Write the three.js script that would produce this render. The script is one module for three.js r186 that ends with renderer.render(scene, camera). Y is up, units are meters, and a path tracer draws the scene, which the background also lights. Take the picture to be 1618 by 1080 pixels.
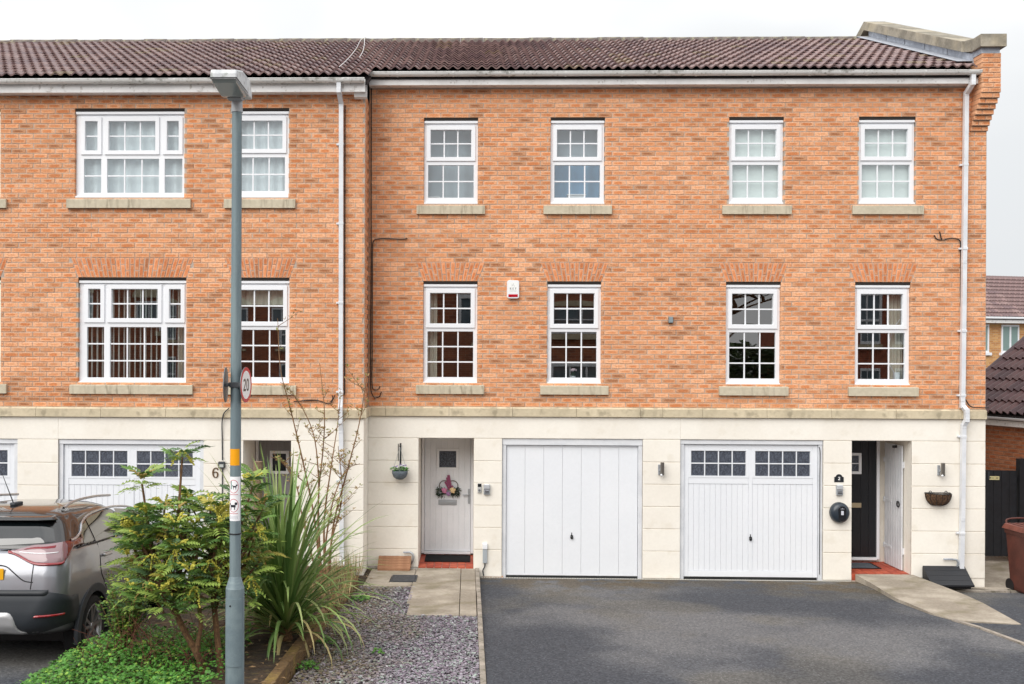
import * as THREE from 'three';
import { mergeGeometries } from 'three/addons/utils/BufferGeometryUtils.js';
import { RoundedBoxGeometry } from 'three/addons/geometries/RoundedBoxGeometry.js';
import { FontLoader } from 'three/addons/loaders/FontLoader.js';
import { TextGeometry } from 'three/addons/geometries/TextGeometry.js';
import { Brush, Evaluator, SUBTRACTION } from 'three-bvh-csg';

// ---------------------------------------------------------------- camera, sky, sun, exposure
const scene = new THREE.Scene();
const camera = new THREE.PerspectiveCamera(37.3, 1618 / 1080, 0.1, 400);
camera.position.set(0, 3.52, 16);
camera.rotation.order = 'YXZ';
camera.rotation.set(0, THREE.MathUtils.degToRad(1.5), 0.004);
camera.setViewOffset(1618, 1080, 111, -20, 1618, 1080);      // shifted lens: uprights stay upright
scene.add(camera);

const renderer = new THREE.WebGLRenderer({ antialias: true });
renderer.toneMapping = THREE.LinearToneMapping;
renderer.toneMappingExposure = 1.73;
renderer.shadowMap.enabled = true;

// seeded randomness and value noise
function rng(seed) { let a = seed >>> 0; return () => { a = (a + 0x6D2B79F5) | 0; let t = Math.imul(a ^ (a >>> 15), 1 | a); t = (t + Math.imul(t ^ (t >>> 7), 61 | t)) ^ t; return ((t ^ (t >>> 14)) >>> 0) / 4294967296; }; }
const R = rng(7);
const rr = (a, b) => a + (b - a) * R();
const pick = (a) => a[Math.floor(R() * a.length) % a.length];
function hash3(x, y, z) { let h = Math.imul(x, 374761393) ^ Math.imul(y, 668265263) ^ Math.imul(z, 1274126177); h = Math.imul(h ^ (h >>> 13), 1103515245); return ((h ^ (h >>> 16)) >>> 0) / 4294967296; }
const sm = (t) => t * t * (3 - 2 * t);
function vnoise(x, y, per, seed) {                           // tileable over `per` cells
  const xi = Math.floor(x), yi = Math.floor(y), fx = sm(x - xi), fy = sm(y - yi), m = (v) => ((v % per) + per) % per;
  const a = hash3(m(xi), m(yi), seed), b = hash3(m(xi + 1), m(yi), seed), c = hash3(m(xi), m(yi + 1), seed), d = hash3(m(xi + 1), m(yi + 1), seed);
  return (a + (b - a) * fx) + ((c + (d - c) * fx) - (a + (b - a) * fx)) * fy;
}
function fbm(u, v, per, oct, seed) { let s = 0, a = 0.5, n = 0, p = per; for (let i = 0; i < oct; i++) { s += a * vnoise(u * p, v * p, p, seed + i); n += a; a *= 0.5; p *= 2; } return s / n; }
function vnoise3(x, y, z, seed) {
  const xi = Math.floor(x), yi = Math.floor(y), zi = Math.floor(z), fx = sm(x - xi), fy = sm(y - yi), fz = sm(z - zi), h = (a, b, c) => hash3(xi + a, yi + b, (zi + c) * 31 + seed), L = (a, b, t) => a + (b - a) * t;
  return L(L(L(h(0, 0, 0), h(1, 0, 0), fx), L(h(0, 1, 0), h(1, 1, 0), fx), fy), L(L(h(0, 0, 1), h(1, 0, 1), fx), L(h(0, 1, 1), h(1, 1, 1), fx), fy), fz);
}
const ss = (a, b, x) => sm(Math.min(1, Math.max(0, (x - a) / (b - a))));

// overcast sky: brighter overhead than at the horizon, thin cloud structure all round
{
  const w = 1024, h = 512, d = new Float32Array(w * h * 4);
  for (let j = 0; j < h; j++) for (let i = 0; i < w; i++) {
    const el = ((j + 0.5) / h - 0.5) * Math.PI, az = ((i + 0.5) / w - 0.5) * 2 * Math.PI;
    const x = Math.cos(el) * Math.cos(az), y = Math.sin(el), z = Math.cos(el) * Math.sin(az);
    let n = 0, a = 0.5, f = 2.2; for (let o = 0; o < 5; o++) { n += a * vnoise3(x * f, y * f * 2.2, z * f, 11 + o); a *= 0.5; f *= 2; }
    const s = Math.max(0, y), L = 0.85 * (0.66 + 0.34 * s) * (0.84 + 0.22 * ss(0.34, 0.62, n));
    const k = (j * w + i) * 4, c = ss(0.3, 0.62, n);
    d[k] = L * (0.945 + 0.05 * c); d[k + 1] = L * (0.975 + 0.022 * c); d[k + 2] = L * 1.0; d[k + 3] = 1;
    if (y < 0) { const g = Math.min(1, -y * 12); for (let q = 0; q < 3; q++) d[k + q] = d[k + q] * (1 - g) + 0.16 * g; }
  }
  const t = new THREE.DataTexture(d, w, h, THREE.RGBAFormat, THREE.FloatType);
  t.mapping = THREE.EquirectangularReflectionMapping; t.magFilter = t.minFilter = THREE.LinearFilter; t.needsUpdate = true;
  scene.background = t; scene.environment = t;
}
const sun = new THREE.DirectionalLight(new THREE.Color(1, 0.965, 0.915), 1.5);
sun.position.set(-11, 19, 19); sun.target.position.set(0, 2, 2);
sun.castShadow = true; sun.shadow.radius = 100; sun.shadow.mapSize.set(2048, 2048);
Object.assign(sun.shadow.camera, { left: -16, right: 16, top: 16, bottom: -16, near: 1, far: 70 });
scene.add(sun, sun.target);

// ---------------------------------------------------------------- helpers
const taken = {};
function numbered(n) { const k = (taken[n] = (taken[n] ?? -1) + 1); return k ? `${n}_${String(k).padStart(3, '0')}` : n; }
function tag(o, label, category, group, kind) { o.userData = { ...o.userData }; if (label) o.userData.label = label; if (category) o.userData.category = category; if (group) o.userData.group = group; if (kind) o.userData.kind = kind; return o; }
function thing(name, label, category, pos = [0, 0, 0], group) { const g = new THREE.Group(); g.name = numbered(name); g.position.set(...pos); scene.add(g); return tag(g, label, category, group); }
function part(name, geo, mat, parent, label) {
  const m = new THREE.Mesh(Array.isArray(geo) ? merge(geo) : geo, mat); m.castShadow = m.receiveShadow = true;
  m.name = parent === scene ? numbered(name) : name; parent.add(m); if (label) m.userData.label = label; return m;
}
function sub(name, parent) { const g = new THREE.Group(); g.name = name; parent.add(g); return g; }
function structure(name, geo, mat) { const m = part(name, geo, mat, scene); m.userData.kind = 'structure'; return m; }
function merge(list) {
  const l = list.map((g) => { const q = g.index ? g.toNonIndexed() : g.clone(); for (const k of Object.keys(q.attributes)) if (!['position', 'normal', 'uv'].includes(k)) q.deleteAttribute(k); if (!q.attributes.uv) q.setAttribute('uv', new THREE.BufferAttribute(new Float32Array(q.attributes.position.count * 2), 2)); return q; });
  return mergeGeometries(l);
}
// texture coordinates in metres, by the way each face points
function metres(g, s = 1) {
  g = g.index ? g.toNonIndexed() : g; const p = g.attributes.position, n = g.attributes.normal, uv = new Float32Array(p.count * 2);
  for (let i = 0; i < p.count; i += 3) {
    let ax = 0, ay = 0, az = 0; for (let k = 0; k < 3; k++) { ax += Math.abs(n.getX(i + k)); ay += Math.abs(n.getY(i + k)); az += Math.abs(n.getZ(i + k)); }
    for (let k = 0; k < 3; k++) { const x = p.getX(i + k), y = p.getY(i + k), z = p.getZ(i + k); const [u, v] = az >= ax && az >= ay ? [x, y] : ay >= ax ? [x, z] : [z, y]; uv[(i + k) * 2] = u * s; uv[(i + k) * 2 + 1] = v * s; }
  }
  g.setAttribute('uv', new THREE.BufferAttribute(uv, 2)); return g;
}
const bx = (x0, x1, y0, y1, z0, z1) => metres(new THREE.BoxGeometry(x1 - x0, y1 - y0, z1 - z0).translate((x0 + x1) / 2, (y0 + y1) / 2, (z0 + z1) / 2));
const rbx = (x0, x1, y0, y1, z0, z1, r = 0.006, s = 1) => metres(new RoundedBoxGeometry(x1 - x0, y1 - y0, z1 - z0, s, r).translate((x0 + x1) / 2, (y0 + y1) / 2, (z0 + z1) / 2));
const cyl = (r0, r1, h, x, y, z, n = 20) => new THREE.CylinderGeometry(r1, r0, h, n).translate(x, y + h / 2, z);   // r0 bottom, base at y
const V = (x, y, z) => new THREE.Vector3(x, y, z);
function tube(pts, r, seg = 24, n = 6) { return new THREE.TubeGeometry(new THREE.CatmullRomCurve3(pts.map((p) => V(...p))), seg, r, n); }
function taper(pts, r0, r1, seg = 16, n = 6) {                // a stem that thins out
  const c = new THREE.CatmullRomCurve3(pts.map((p) => V(...p))), g = new THREE.TubeGeometry(c, seg, 1, n), q = g.attributes.position, C = V(0, 0, 0);
  for (let i = 0; i <= seg; i++) { c.getPointAt(i / seg, C); const r = r0 + (r1 - r0) * i / seg; for (let k = 0; k <= n; k++) { const a = i * (n + 1) + k; q.setXYZ(a, C.x + (q.getX(a) - C.x) * r, C.y + (q.getY(a) - C.y) * r, C.z + (q.getZ(a) - C.z) * r); } }
  g.computeVertexNormals(); return g;
}
function bar(a, b, w, d = w) {                                // square bar between two points
  const A = V(...a), B = V(...b), L = A.distanceTo(B), g = new THREE.BoxGeometry(w, L, d), m = new THREE.Matrix4(), y = B.clone().sub(A).normalize();
  const x = Math.abs(y.x) > 0.9 ? V(0, 0, 1) : V(1, 0, 0), z = x.clone().cross(y).normalize(); x.copy(y).cross(z).normalize();
  m.makeBasis(x, y, z); g.applyMatrix4(m); g.translate((A.x + B.x) / 2, (A.y + B.y) / 2, (A.z + B.z) / 2); return g;
}
function extrude(pts, d, bevel = 0) {                         // outline in x,y pushed from z=0 to z=d
  const s = new THREE.Shape(pts.map((p) => new THREE.Vector2(...p)));
  return new THREE.ExtrudeGeometry(s, { depth: d, bevelEnabled: bevel > 0, bevelSize: bevel, bevelThickness: bevel, bevelSegments: 2, curveSegments: 12 });
}
const alongX = (g, x) => { g.rotateY(Math.PI / 2); g.translate(x, 0, 0); return g; };   // an outline drawn in (-z, y) pushed along +x

// ---------------------------------------------------------------- textures and materials
function tex(w, h, fn, srgb = true) {
  const d = new Uint8Array(w * h * 4);
  for (let j = 0; j < h; j++) for (let i = 0; i < w; i++) { const c = fn((i + 0.5) / w, (j + 0.5) / h, i, j), k = (j * w + i) * 4; d[k] = Math.max(0, Math.min(255, c[0])); d[k + 1] = Math.max(0, Math.min(255, c[1])); d[k + 2] = Math.max(0, Math.min(255, c[2])); d[k + 3] = 255; }
  const t = new THREE.DataTexture(d, w, h); t.wrapS = t.wrapT = THREE.RepeatWrapping; t.magFilter = t.minFilter = THREE.LinearFilter; if (srgb) t.colorSpace = THREE.SRGBColorSpace; t.needsUpdate = true; return t;
}
function scaled(t, m) { const c = t.clone(); c.repeat.set(1 / m, 1 / m); c.needsUpdate = true; return c; }   // one tile per m metres
const mix = (a, b, t) => [a[0] + (b[0] - a[0]) * t, a[1] + (b[1] - a[1]) * t, a[2] + (b[2] - a[2]) * t];
const mul = (a, k) => [a[0] * k, a[1] * k, a[2] * k];
const std = (o) => new THREE.MeshStandardMaterial(o);
const phy = (o) => new THREE.MeshPhysicalMaterial(o);

const grain = tex(512, 512, (u, v) => { const g = 255 * fbm(u, v, 32, 4, 3); return [g, g, g]; }, false);
const coarse = tex(512, 512, (u, v) => { const g = 255 * fbm(u, v, 6, 6, 9); return [g, g, g]; }, false);
function mottled(a, b, per, seed, fine = 10, stain) {         // two tones in patches, plus fine grain
  return tex(512, 512, (u, v) => { let c = mix(a, b, ss(0.25, 0.75, fbm(u, v, per, 5, seed))); const f = (fbm(u, v, 64, 3, seed + 20) - 0.5) * 2 * fine; c = [c[0] + f, c[1] + f, c[2] + f]; if (stain) c = mix(c, stain.c, stain.k * ss(stain.a, stain.b, fbm(u * 1, v * 1, stain.per, 5, seed + 40))); return c; });
}

// brick faces: 64 different ones in one sheet, pale edges with a redder sanded middle
const BC = 4, BR = 16;
const brickH = new Float32Array(1024 * 1024);
let brickCells = [];                                            // faces in order, palest first
const brickTex = (() => {
  const q = rng(21), cells = [];
  for (let i = 0; i < BC * BR; i++) cells.push({ p: q(), s: Math.pow(q(), 0.6), w: 0.62 + 0.36 * q(), h: 0.42 + 0.42 * q(), dx: (q() - 0.5) * 0.3, dy: (q() - 0.5) * 0.3, dark: q() < 0.05 ? 0.8 : 1, seed: i, f: 0.94 + 0.12 * q() });
  brickCells = cells.map((c, i) => [i, c.s + (1 - c.dark) * 2 + 0.3 * c.p]).sort((a, b) => a[1] - b[1]).map((a) => a[0]);
  return tex(1024, 1024, (u, v, i, j) => {
    const cx = Math.floor(u * BC), cy = Math.floor(v * BR), c = cells[cy * BC + cx], x = (u * BC - cx) * 2 - 1, y = (v * BR - cy) * 2 - 1;
    const n1 = fbm(u * 4, v * 1, 16, 4, 100), n2 = fbm(u, v, 128, 3, 140), n3 = fbm(u * 2, v, 64, 3, 170);
    let col = mix([225, 172, 134], [217, 156, 114], 0.6 * c.p + 0.6 * (n1 - 0.4));
    const e = Math.pow(Math.abs((x - c.dx) / c.w), 3) + Math.pow(Math.abs((y - c.dy) / c.h), 3) + (n1 - 0.5) * 1.5 + (n3 - 0.5) * 1.1;
    const k = (1 - ss(0.3, 1.0, e)) * (0.3 + 0.7 * c.s);
    col = mix(col, [204, 119, 68], k * 0.86);
    col = mul(col, c.f * (1 + (n2 - 0.5) * 0.34) * (1 - (1 - c.dark) * (0.3 + 0.7 * k)));
    brickH[j * 1024 + i] = 0.5 + (n2 - 0.5) * 0.9 + (n3 - 0.5) * 0.8 - k * 0.12;
    return col;
  });
})();
const brickBump = tex(1024, 1024, (u, v, i, j) => { const g = 255 * brickH[j * 1024 + i]; return [g, g, g]; }, false);
const M = {};
M.brick = std({ map: brickTex, bumpMap: brickBump, bumpScale: 0.004, roughness: 0.92 });
M.archBrick = std({ map: brickTex, color: new THREE.Color(0.98, 0.86, 0.80), bumpMap: brickBump, bumpScale: 0.003, roughness: 0.9 });
M.mortar = std({ map: scaled(mottled([196, 180, 166], [174, 160, 148], 8, 31, 14), 0.6), roughness: 0.95, bumpMap: scaled(grain, 0.25), bumpScale: 0.002 });
M.render = std({ map: scaled(mottled([245, 240, 230], [240, 234, 223], 4, 41, 3, { c: [222, 213, 196], k: 0.35, a: 0.62, b: 0.85, per: 9 }), 1.9), roughness: 0.9, bumpMap: scaled(grain, 0.3), bumpScale: 0.0012 });
M.stone = std({ map: scaled(mottled([214, 200, 172], [196, 183, 156], 6, 51, 10, { c: [132, 122, 102], k: 0.5, a: 0.5, b: 0.85, per: 22 }), 2.3), roughness: 0.92, bumpMap: scaled(grain, 0.2), bumpScale: 0.002 });
// sills: dark run-off streaks down the stone, as in the photograph
M.sill = std({ map: scaled(tex(512, 512, (u, v) => { let c = mix([207, 197, 175], [190, 180, 158], fbm(u, v, 6, 4, 52)); const s = fbm(u * 8, v, 8, 4, 53), p = fbm(u, v, 3, 3, 54); c = mix(c, [120, 110, 92], 0.6 * ss(0.5, 0.75, s) * ss(0.35, 0.65, p)); const f = (fbm(u, v, 64, 3, 56) - 0.5) * 22; return [c[0] + f, c[1] + f, c[2] + f]; }), 2.7), roughness: 0.92, bumpMap: scaled(grain, 0.2), bumpScale: 0.002 });
M.coping = std({ map: scaled(mottled([168, 160, 144], [132, 126, 114], 9, 55, 14, { c: [196, 182, 154], k: 0.5, a: 0.5, b: 0.8, per: 5 }), 1.7), roughness: 0.94, bumpMap: scaled(grain, 0.2), bumpScale: 0.003 });
M.lead = std({ map: scaled(mottled([190, 195, 204], [158, 163, 173], 6, 58, 8), 0.7), roughness: 0.6, metalness: 0.25 });
M.upvc = phy({ color: 0xeef0f4, roughness: 0.32, clearcoat: 0.15, clearcoatRoughness: 0.3 });
M.white = phy({ map: scaled(mottled([238, 240, 244], [230, 233, 238], 3, 61, 2), 1.5), roughness: 0.38 });
M.plasticWeather = std({ map: scaled(mottled([232, 232, 230], [216, 216, 213], 5, 65, 6, { c: [104, 104, 96], k: 0.5, a: 0.55, b: 0.8, per: 40 }), 2.6), roughness: 0.55 });
M.fascia = std({ map: scaled(mottled([240, 239, 238], [226, 225, 224], 6, 67, 5, { c: [140, 132, 124], k: 0.45, a: 0.62, b: 0.82, per: 40 }), 2.3), roughness: 0.6 });
M.timberWhite = std({ map: scaled(mottled([228, 230, 234], [214, 217, 222], 5, 68, 4), 1.0), roughness: 0.55 });
M.glass = phy({ color: 0xf0f6f6, roughness: 0.0, transmission: 1, thickness: 0, ior: 2.6 });
M.frost = std({ map: scaled(mottled([92, 98, 110], [62, 66, 76], 24, 71, 22), 0.3), roughness: 0.25, bumpMap: scaled(coarse, 0.06), bumpScale: 0.003 });
const tileTones = [[146, 119, 116], [134, 108, 106], [156, 129, 125], [124, 100, 101], [138, 117, 100]];
M.tiles = tileTones.map((c, i) => std({ map: scaled(mottled(c, mul(c, 0.84), 5, 80 + i, 14, { c: i === 4 ? [128, 116, 74] : [84, 66, 66], k: 0.6, a: 0.6, b: 0.75, per: 12 }), 0.5), roughness: 0.48, bumpMap: scaled(grain, 0.15), bumpScale: 0.002 }));
M.tilesDark = [[88, 58, 60], [78, 50, 54], [96, 66, 66]].map((c, i) => std({ map: scaled(mottled(c, mul(c, 0.85), 5, 90 + i, 10), 0.5), roughness: 0.5 }));
M.ridge = std({ map: scaled(mottled([128, 118, 110], [96, 88, 84], 8, 95, 16, { c: [150, 146, 122], k: 0.7, a: 0.55, b: 0.7, per: 10 }), 0.6), roughness: 0.9 });
M.deck = std({ color: 0x2a2424, roughness: 1 });
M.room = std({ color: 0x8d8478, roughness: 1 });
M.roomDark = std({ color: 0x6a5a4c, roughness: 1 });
M.black = std({ color: 0x15161a, roughness: 0.5 });
M.blackGloss = phy({ color: 0x101218, roughness: 0.2, clearcoat: 0.6 });
M.darkGrey = std({ color: 0x3a3d42, roughness: 0.6 });
M.chrome = std({ color: 0xc8ccd2, roughness: 0.25, metalness: 1 });
M.steel = std({ color: 0xb4b9bf, roughness: 0.42, metalness: 0.6 });
M.cable = std({ color: 0x1c1a1a, roughness: 0.6 });
M.whiteCable = std({ color: 0xdadada, roughness: 0.5 });
M.fabric = std({ color: 0xc9c6be, roughness: 1 });
M.net = std({ color: 0x9fabb3, roughness: 1 });
M.concrete = std({ map: scaled(mottled([180, 170, 155], [150, 140, 126], 5, 111, 12, { c: [118, 110, 84], k: 0.5, a: 0.56, b: 0.78, per: 6 }), 1.6), roughness: 0.95, bumpMap: scaled(grain, 0.25), bumpScale: 0.003 });
M.kerb = std({ map: scaled(mottled([170, 160, 148], [140, 132, 122], 6, 115, 14, { c: [100, 96, 78], k: 0.6, a: 0.6, b: 0.75, per: 9 }), 0.8), roughness: 0.95 });
M.quarry = [[186, 84, 58], [174, 74, 52], [196, 94, 66]].map((c, i) => std({ map: scaled(mottled(c, mul(c, 0.88), 5, 120 + i, 8), 0.4), roughness: 0.6 }));
M.soil = std({ map: scaled(mottled([74, 58, 42], [50, 40, 30], 12, 131, 22, { c: [110, 96, 56], k: 0.6, a: 0.6, b: 0.8, per: 16 }), 1.1), roughness: 1, bumpMap: scaled(coarse, 0.4), bumpScale: 0.02 });
M.sleeper = std({ map: scaled(tex(512, 512, (u, v) => { const g = fbm(u * 1, v, 4, 4, 141), s = fbm(u, v * 8, 8, 4, 142); let c = mix([132, 104, 66], [88, 68, 46], s); c = mix(c, [146, 124, 62], 0.6 * ss(0.55, 0.75, g)); return mul(c, 0.85 + 0.3 * fbm(u, v, 64, 2, 143)); }), 1.2), roughness: 0.95, bumpMap: scaled(coarse, 0.3), bumpScale: 0.006 });
M.bark = std({ map: scaled(mottled([138, 104, 72], [92, 68, 48], 10, 151, 18), 0.25), roughness: 1, bumpMap: scaled(coarse, 0.08), bumpScale: 0.006 });
M.twig = std({ map: scaled(mottled([150, 116, 84], [116, 86, 62], 8, 153, 12), 0.2), roughness: 0.9 });
M.column = std({ map: scaled(mottled([128, 144, 148], [114, 130, 136], 6, 161, 5), 0.5), roughness: 0.5, metalness: 0.15 });

// ---------------------------------------------------------------- ground, drives, paths
{
  const prof = [[-120, -0.4], [-1, -0.4], [0.3, -0.32], [8.6, 0.36], [140, 0.36]], pos = [], idx = [], uv = [];
  prof.forEach(([z, y], i) => { for (const x of [-140, 140]) { pos.push(x, y, z); uv.push(x / 3, z / 3); } if (i) { const a = i * 2; idx.push(a - 2, a, a - 1, a - 1, a, a + 1); } });
  const g = new THREE.BufferGeometry(); g.setAttribute('position', new THREE.Float32BufferAttribute(pos, 3)); g.setAttribute('uv', new THREE.Float32BufferAttribute(uv, 2)); g.setIndex(idx); g.computeVertexNormals();
  structure('ground', g, std({ map: mottled([90, 90, 88], [72, 72, 72], 6, 171, 16), roughness: 1 }));
}
// tarmac with worn, mossy and damp patches; the sheet covers the whole drive once
function tarmac(seed, moss) {
  return tex(2048, 1024, (u, v) => {
    const n = fbm(u, v, 4, 6, seed), m = fbm(u, v, 7, 5, seed + 9), f = fbm(u, v * 1, 512, 2, seed + 3), s = hash3(Math.floor(u * 1400), Math.floor(v * 900), seed);
    let c = mix([62, 65, 72], [102, 102, 104], ss(0.36, 0.62, n));
    c = mix(c, [98, 94, 86], 0.5 * ss(0.5, 0.7, m));
    if (moss) { const q = ss(0.80, 1.0, v + (m - 0.5) * 0.24); c = mix(c, [84, 70, 50], 0.75 * q * ss(0.3, 0.55, fbm(u, v, 40, 4, seed + 5))); }
    const k = (f - 0.5) * 56 + (s > 0.99 ? 55 : s < 0.03 ? -22 : 0);
    return [c[0] + k, c[1] + k, c[2] + k];
  });
}
function sheet(outline, h, mat, x0, x1, z0, z1) {              // a sheet over a plan outline [x, z], height h(x, z), uv over the given rectangle
  const s = new THREE.Shape(outline.map(([x, z]) => new THREE.Vector2(x, -z))), g = new THREE.ShapeGeometry(s).toNonIndexed();
  // split long triangles so that the sheet follows the slope
  const src = g.attributes.position, pos = []; const put = (a, b, c, d) => {
    const L = Math.max(a.distanceTo(b), b.distanceTo(c), c.distanceTo(a));
    if (L < 0.7 || d > 7) { pos.push(a, b, c); return; }
    const ab = a.clone().add(b).multiplyScalar(0.5), bc = b.clone().add(c).multiplyScalar(0.5), ca = c.clone().add(a).multiplyScalar(0.5);
    put(a, ab, ca, d + 1); put(ab, b, bc, d + 1); put(ca, bc, c, d + 1); put(ab, bc, ca, d + 1);
  };
  for (let i = 0; i < src.count; i += 3) put(...[0, 1, 2].map((k) => new THREE.Vector2(src.getX(i + k), -src.getY(i + k))), 0);
  const P = new Float32Array(pos.length * 3), U = new Float32Array(pos.length * 2);
  pos.forEach((p, i) => { P[i * 3] = p.x; P[i * 3 + 1] = h(p.x, p.y); P[i * 3 + 2] = p.y; U[i * 2] = (p.x - x0) / (x1 - x0); U[i * 2 + 1] = (z1 - p.y) / (z1 - z0); });
  const q = new THREE.BufferGeometry(); q.setAttribute('position', new THREE.BufferAttribute(P, 3)); q.setAttribute('uv', new THREE.BufferAttribute(U, 2)); q.computeVertexNormals(); return q;
}
const driveY = (z) => 0.02 + 0.06 * z, bedY = (z) => 0.15 + 0.04 * z;
const rampL = [[6.04, -0.02], [6.03, 0.8], [5.93, 1.83], [5.96, 2.24], [5.99, 2.72], [6.1, 3.12]];
const rough = scaled(grain, 0.12);
{
  const m = std({ map: tarmac(201, true), roughness: 0.86, bumpMap: null });
  structure('driveway', sheet([[0.19, 0.128], [6.035, 0.128], ...rampL.slice(1), [6.2, 3.6], [6.5, 8.6], [0.19, 8.6]], (x, z) => driveY(z), m, 0, 8.8, -0.05, 8.7), m);
  const m2 = std({ map: tarmac(231, false), roughness: 0.86 });
  structure('driveway', sheet([[-9.5, 0.6], [-3.4, 0.6], [-3.75, 8.6], [-9.5, 8.6]], (x, z) => driveY(z), m2, -9.6, -0.8, -0.05, 8.7), m2);
  const m3 = std({ map: tarmac(251, false), roughness: 0.86 });
  structure('driveway', sheet([[7.0, 0.24], [13, 0.3], [13, 8.6], [6.5, 8.6], [6.2, 3.6], [6.1, 3.12], [6.84, 3.3], [7.0, 2.3]], (x, z) => z < 3.3 ? -0.12 + 0.1 * z : 0.21 + 0.06 * (z - 3.3), m3, 6, 14.8, -0.05, 8.7), m3);
  structure('road', metres(sheet([[-60, 8.6], [60, 8.6], [60, 17], [-60, 17]], () => 0.53, null, 0, 10, 0, 6)), std({ map: scaled(mottled([104, 105, 108], [88, 89, 92], 6, 271, 22), 1.5), roughness: 0.9 }));
  structure('pavement', metres(sheet([[-60, 17.2], [60, 17.2], [60, 19.4], [-60, 19.4]], () => 0.62, null, 0, 1, 0, 1)), M.concrete);
}
// concrete slabs to the grey door
{
  const path = new THREE.Group(); path.name = numbered('path'); path.userData.kind = 'structure'; scene.add(path);
  const slab = (x0, x1, z0, z1, k = 0) => { const g = rbx(x0 + 0.004, x1 - 0.004, -0.05, 0, z0 + 0.004, z1 - 0.004, 0.006); g.translate(0, bedY(0) + k, 0); const p = g.attributes.position; for (let i = 0; i < p.count; i++) p.setY(i, p.getY(i) + 0.04 * p.getZ(i)); g.computeVertexNormals(); part('slab', metres(g), M.concrete, path); };
  slab(-0.80, -0.10, 0.0, 0.98); slab(-0.10, 0.122, 0.0, 0.98, -0.003); slab(-0.80, -0.10, 0.98, 1.95, 0.002); slab(-0.10, 0.122, 0.98, 1.95);
  slab(-0.80, -0.10, 1.95, 2.75, -0.002); slab(-0.10, 0.122, 1.95, 2.75, 0.002); slab(-0.76, -0.10, 2.75, 3.42); slab(-0.10, 0.122, 2.75, 3.42, -0.002);
  slab(-1.5, -0.80, 0.12, 0.66, 0.002); slab(-1.5, -1.14, 0.66, 1.2, -0.003); slab(-1.5, -0.80, 1.26, 1.55); slab(-1.14, -0.80, 1.2, 1.26, -0.004);
}
// edging stones beside the tarmac
{
  const k = thing('edging_kerb', 'pale narrow concrete edging stones between slate chippings and tarmac', 'kerb');
  for (let i = 0, z = 0.02; z < 8.4; i++, z += 0.93) { const g = rbx(0.125 + rr(-0.004, 0.004), 0.185, -0.16, 0.012, z, z + 0.915, 0.01); g.translate(0, bedY(0), 0); const p = g.attributes.position; for (let j = 0; j < p.count; j++) p.setY(j, p.getY(j) + 0.04 * p.getZ(j)); part('edging_stone', metres(g), M.kerb, k); }
  const e = thing('edging_kerb', 'thin pale edging strip running on from the concrete ramp', 'kerb');
  const pts = [[6.1, 3.12], [6.2, 3.6], [6.3, 5.2], [6.4, 6.9], [6.5, 8.6]];
  for (let i = 0; i < 4; i++) { const [a, b] = pts[i], [c, d] = pts[i + 1]; part('edging_stone', metres(bar([a, driveY(b) - 0.05, b + 0.01], [c, driveY(d) - 0.05, d - 0.01], 0.055, 0.14)), M.kerb, e); }
  const w = thing('edging_kerb', 'pale edging line in front of the brown bin and meter box', 'kerb');
  for (let i = 0; i < 5; i++) part('edging_stone', rbx(7.36 + i * 1.0, 8.345 + i * 1.0, -0.28, -0.075, 0.12, 0.2, 0.006), M.kerb, w);
}
// concrete ramp to the black door: slopes from the threshold down to the tarmac
{
  const Lp = [[6.06, -0.02], [6.03, 0.8], [5.93, 1.83], [5.96, 2.24], [5.99, 2.72], [6.1, 3.12]], Rp = [[6.95, -0.02], [7.0, 0.5], [7.02, 0.9], [7.02, 1.55], [6.98, 2.1], [6.85, 3.28]];
  const top = (z, s) => { const t = Math.min(1, Math.max(0, z / 3.2)); return 0.115 + (driveY(3.15) + 0.006 - 0.115) * sm(t) * (s ? 1 : 1); };
  const pos = [], q = (a, b, c, d) => pos.push(...a, ...b, ...c, ...a, ...c, ...d);
  for (let i = 0; i < 5; i++) {
    const [l0, l1, r0, r1] = [Lp[i], Lp[i + 1], Rp[i], Rp[i + 1]], A = [l0[0], top(l0[1]), l0[1]], B = [l1[0], top(l1[1]), l1[1]], C = [r1[0], top(r1[1]), r1[1]], D = [r0[0], top(r0[1]), r0[1]];
    q(A, B, C, D); q([A[0], -0.4, A[2]], [B[0], -0.4, B[2]], B, A); q(D, C, [C[0], -0.4, C[2]], [D[0], -0.4, D[2]]);
    if (i === 4) q(B, [B[0], -0.4, B[2]], [C[0], -0.4, C[2]], C);
  }
  const g = new THREE.BufferGeometry(); g.setAttribute('position', new THREE.Float32BufferAttribute(pos, 3)); g.computeVertexNormals();
  structure('path', metres(g), M.concrete).userData.label = 'pale concrete ramp sloping away from the black front door';
  const pad = structure('path', metres(sheet([[6.97, 0.0], [8.9, 0.0], [8.9, 0.12], [7.36, 0.12], [7.36, 0.22], [7.02, 0.22]], (x, z) => -0.02 - 0.05 * Math.min(1, (x - 6.97)), M.concrete, 0, 1, 0, 1)), M.concrete);
  structure('pavement', metres(sheet([[8.0, -6], [11, -6], [11, 0.12], [8.0, 0.12]], () => -0.115, M.concrete, 0, 1, 0, 1)), M.concrete);
}
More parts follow.
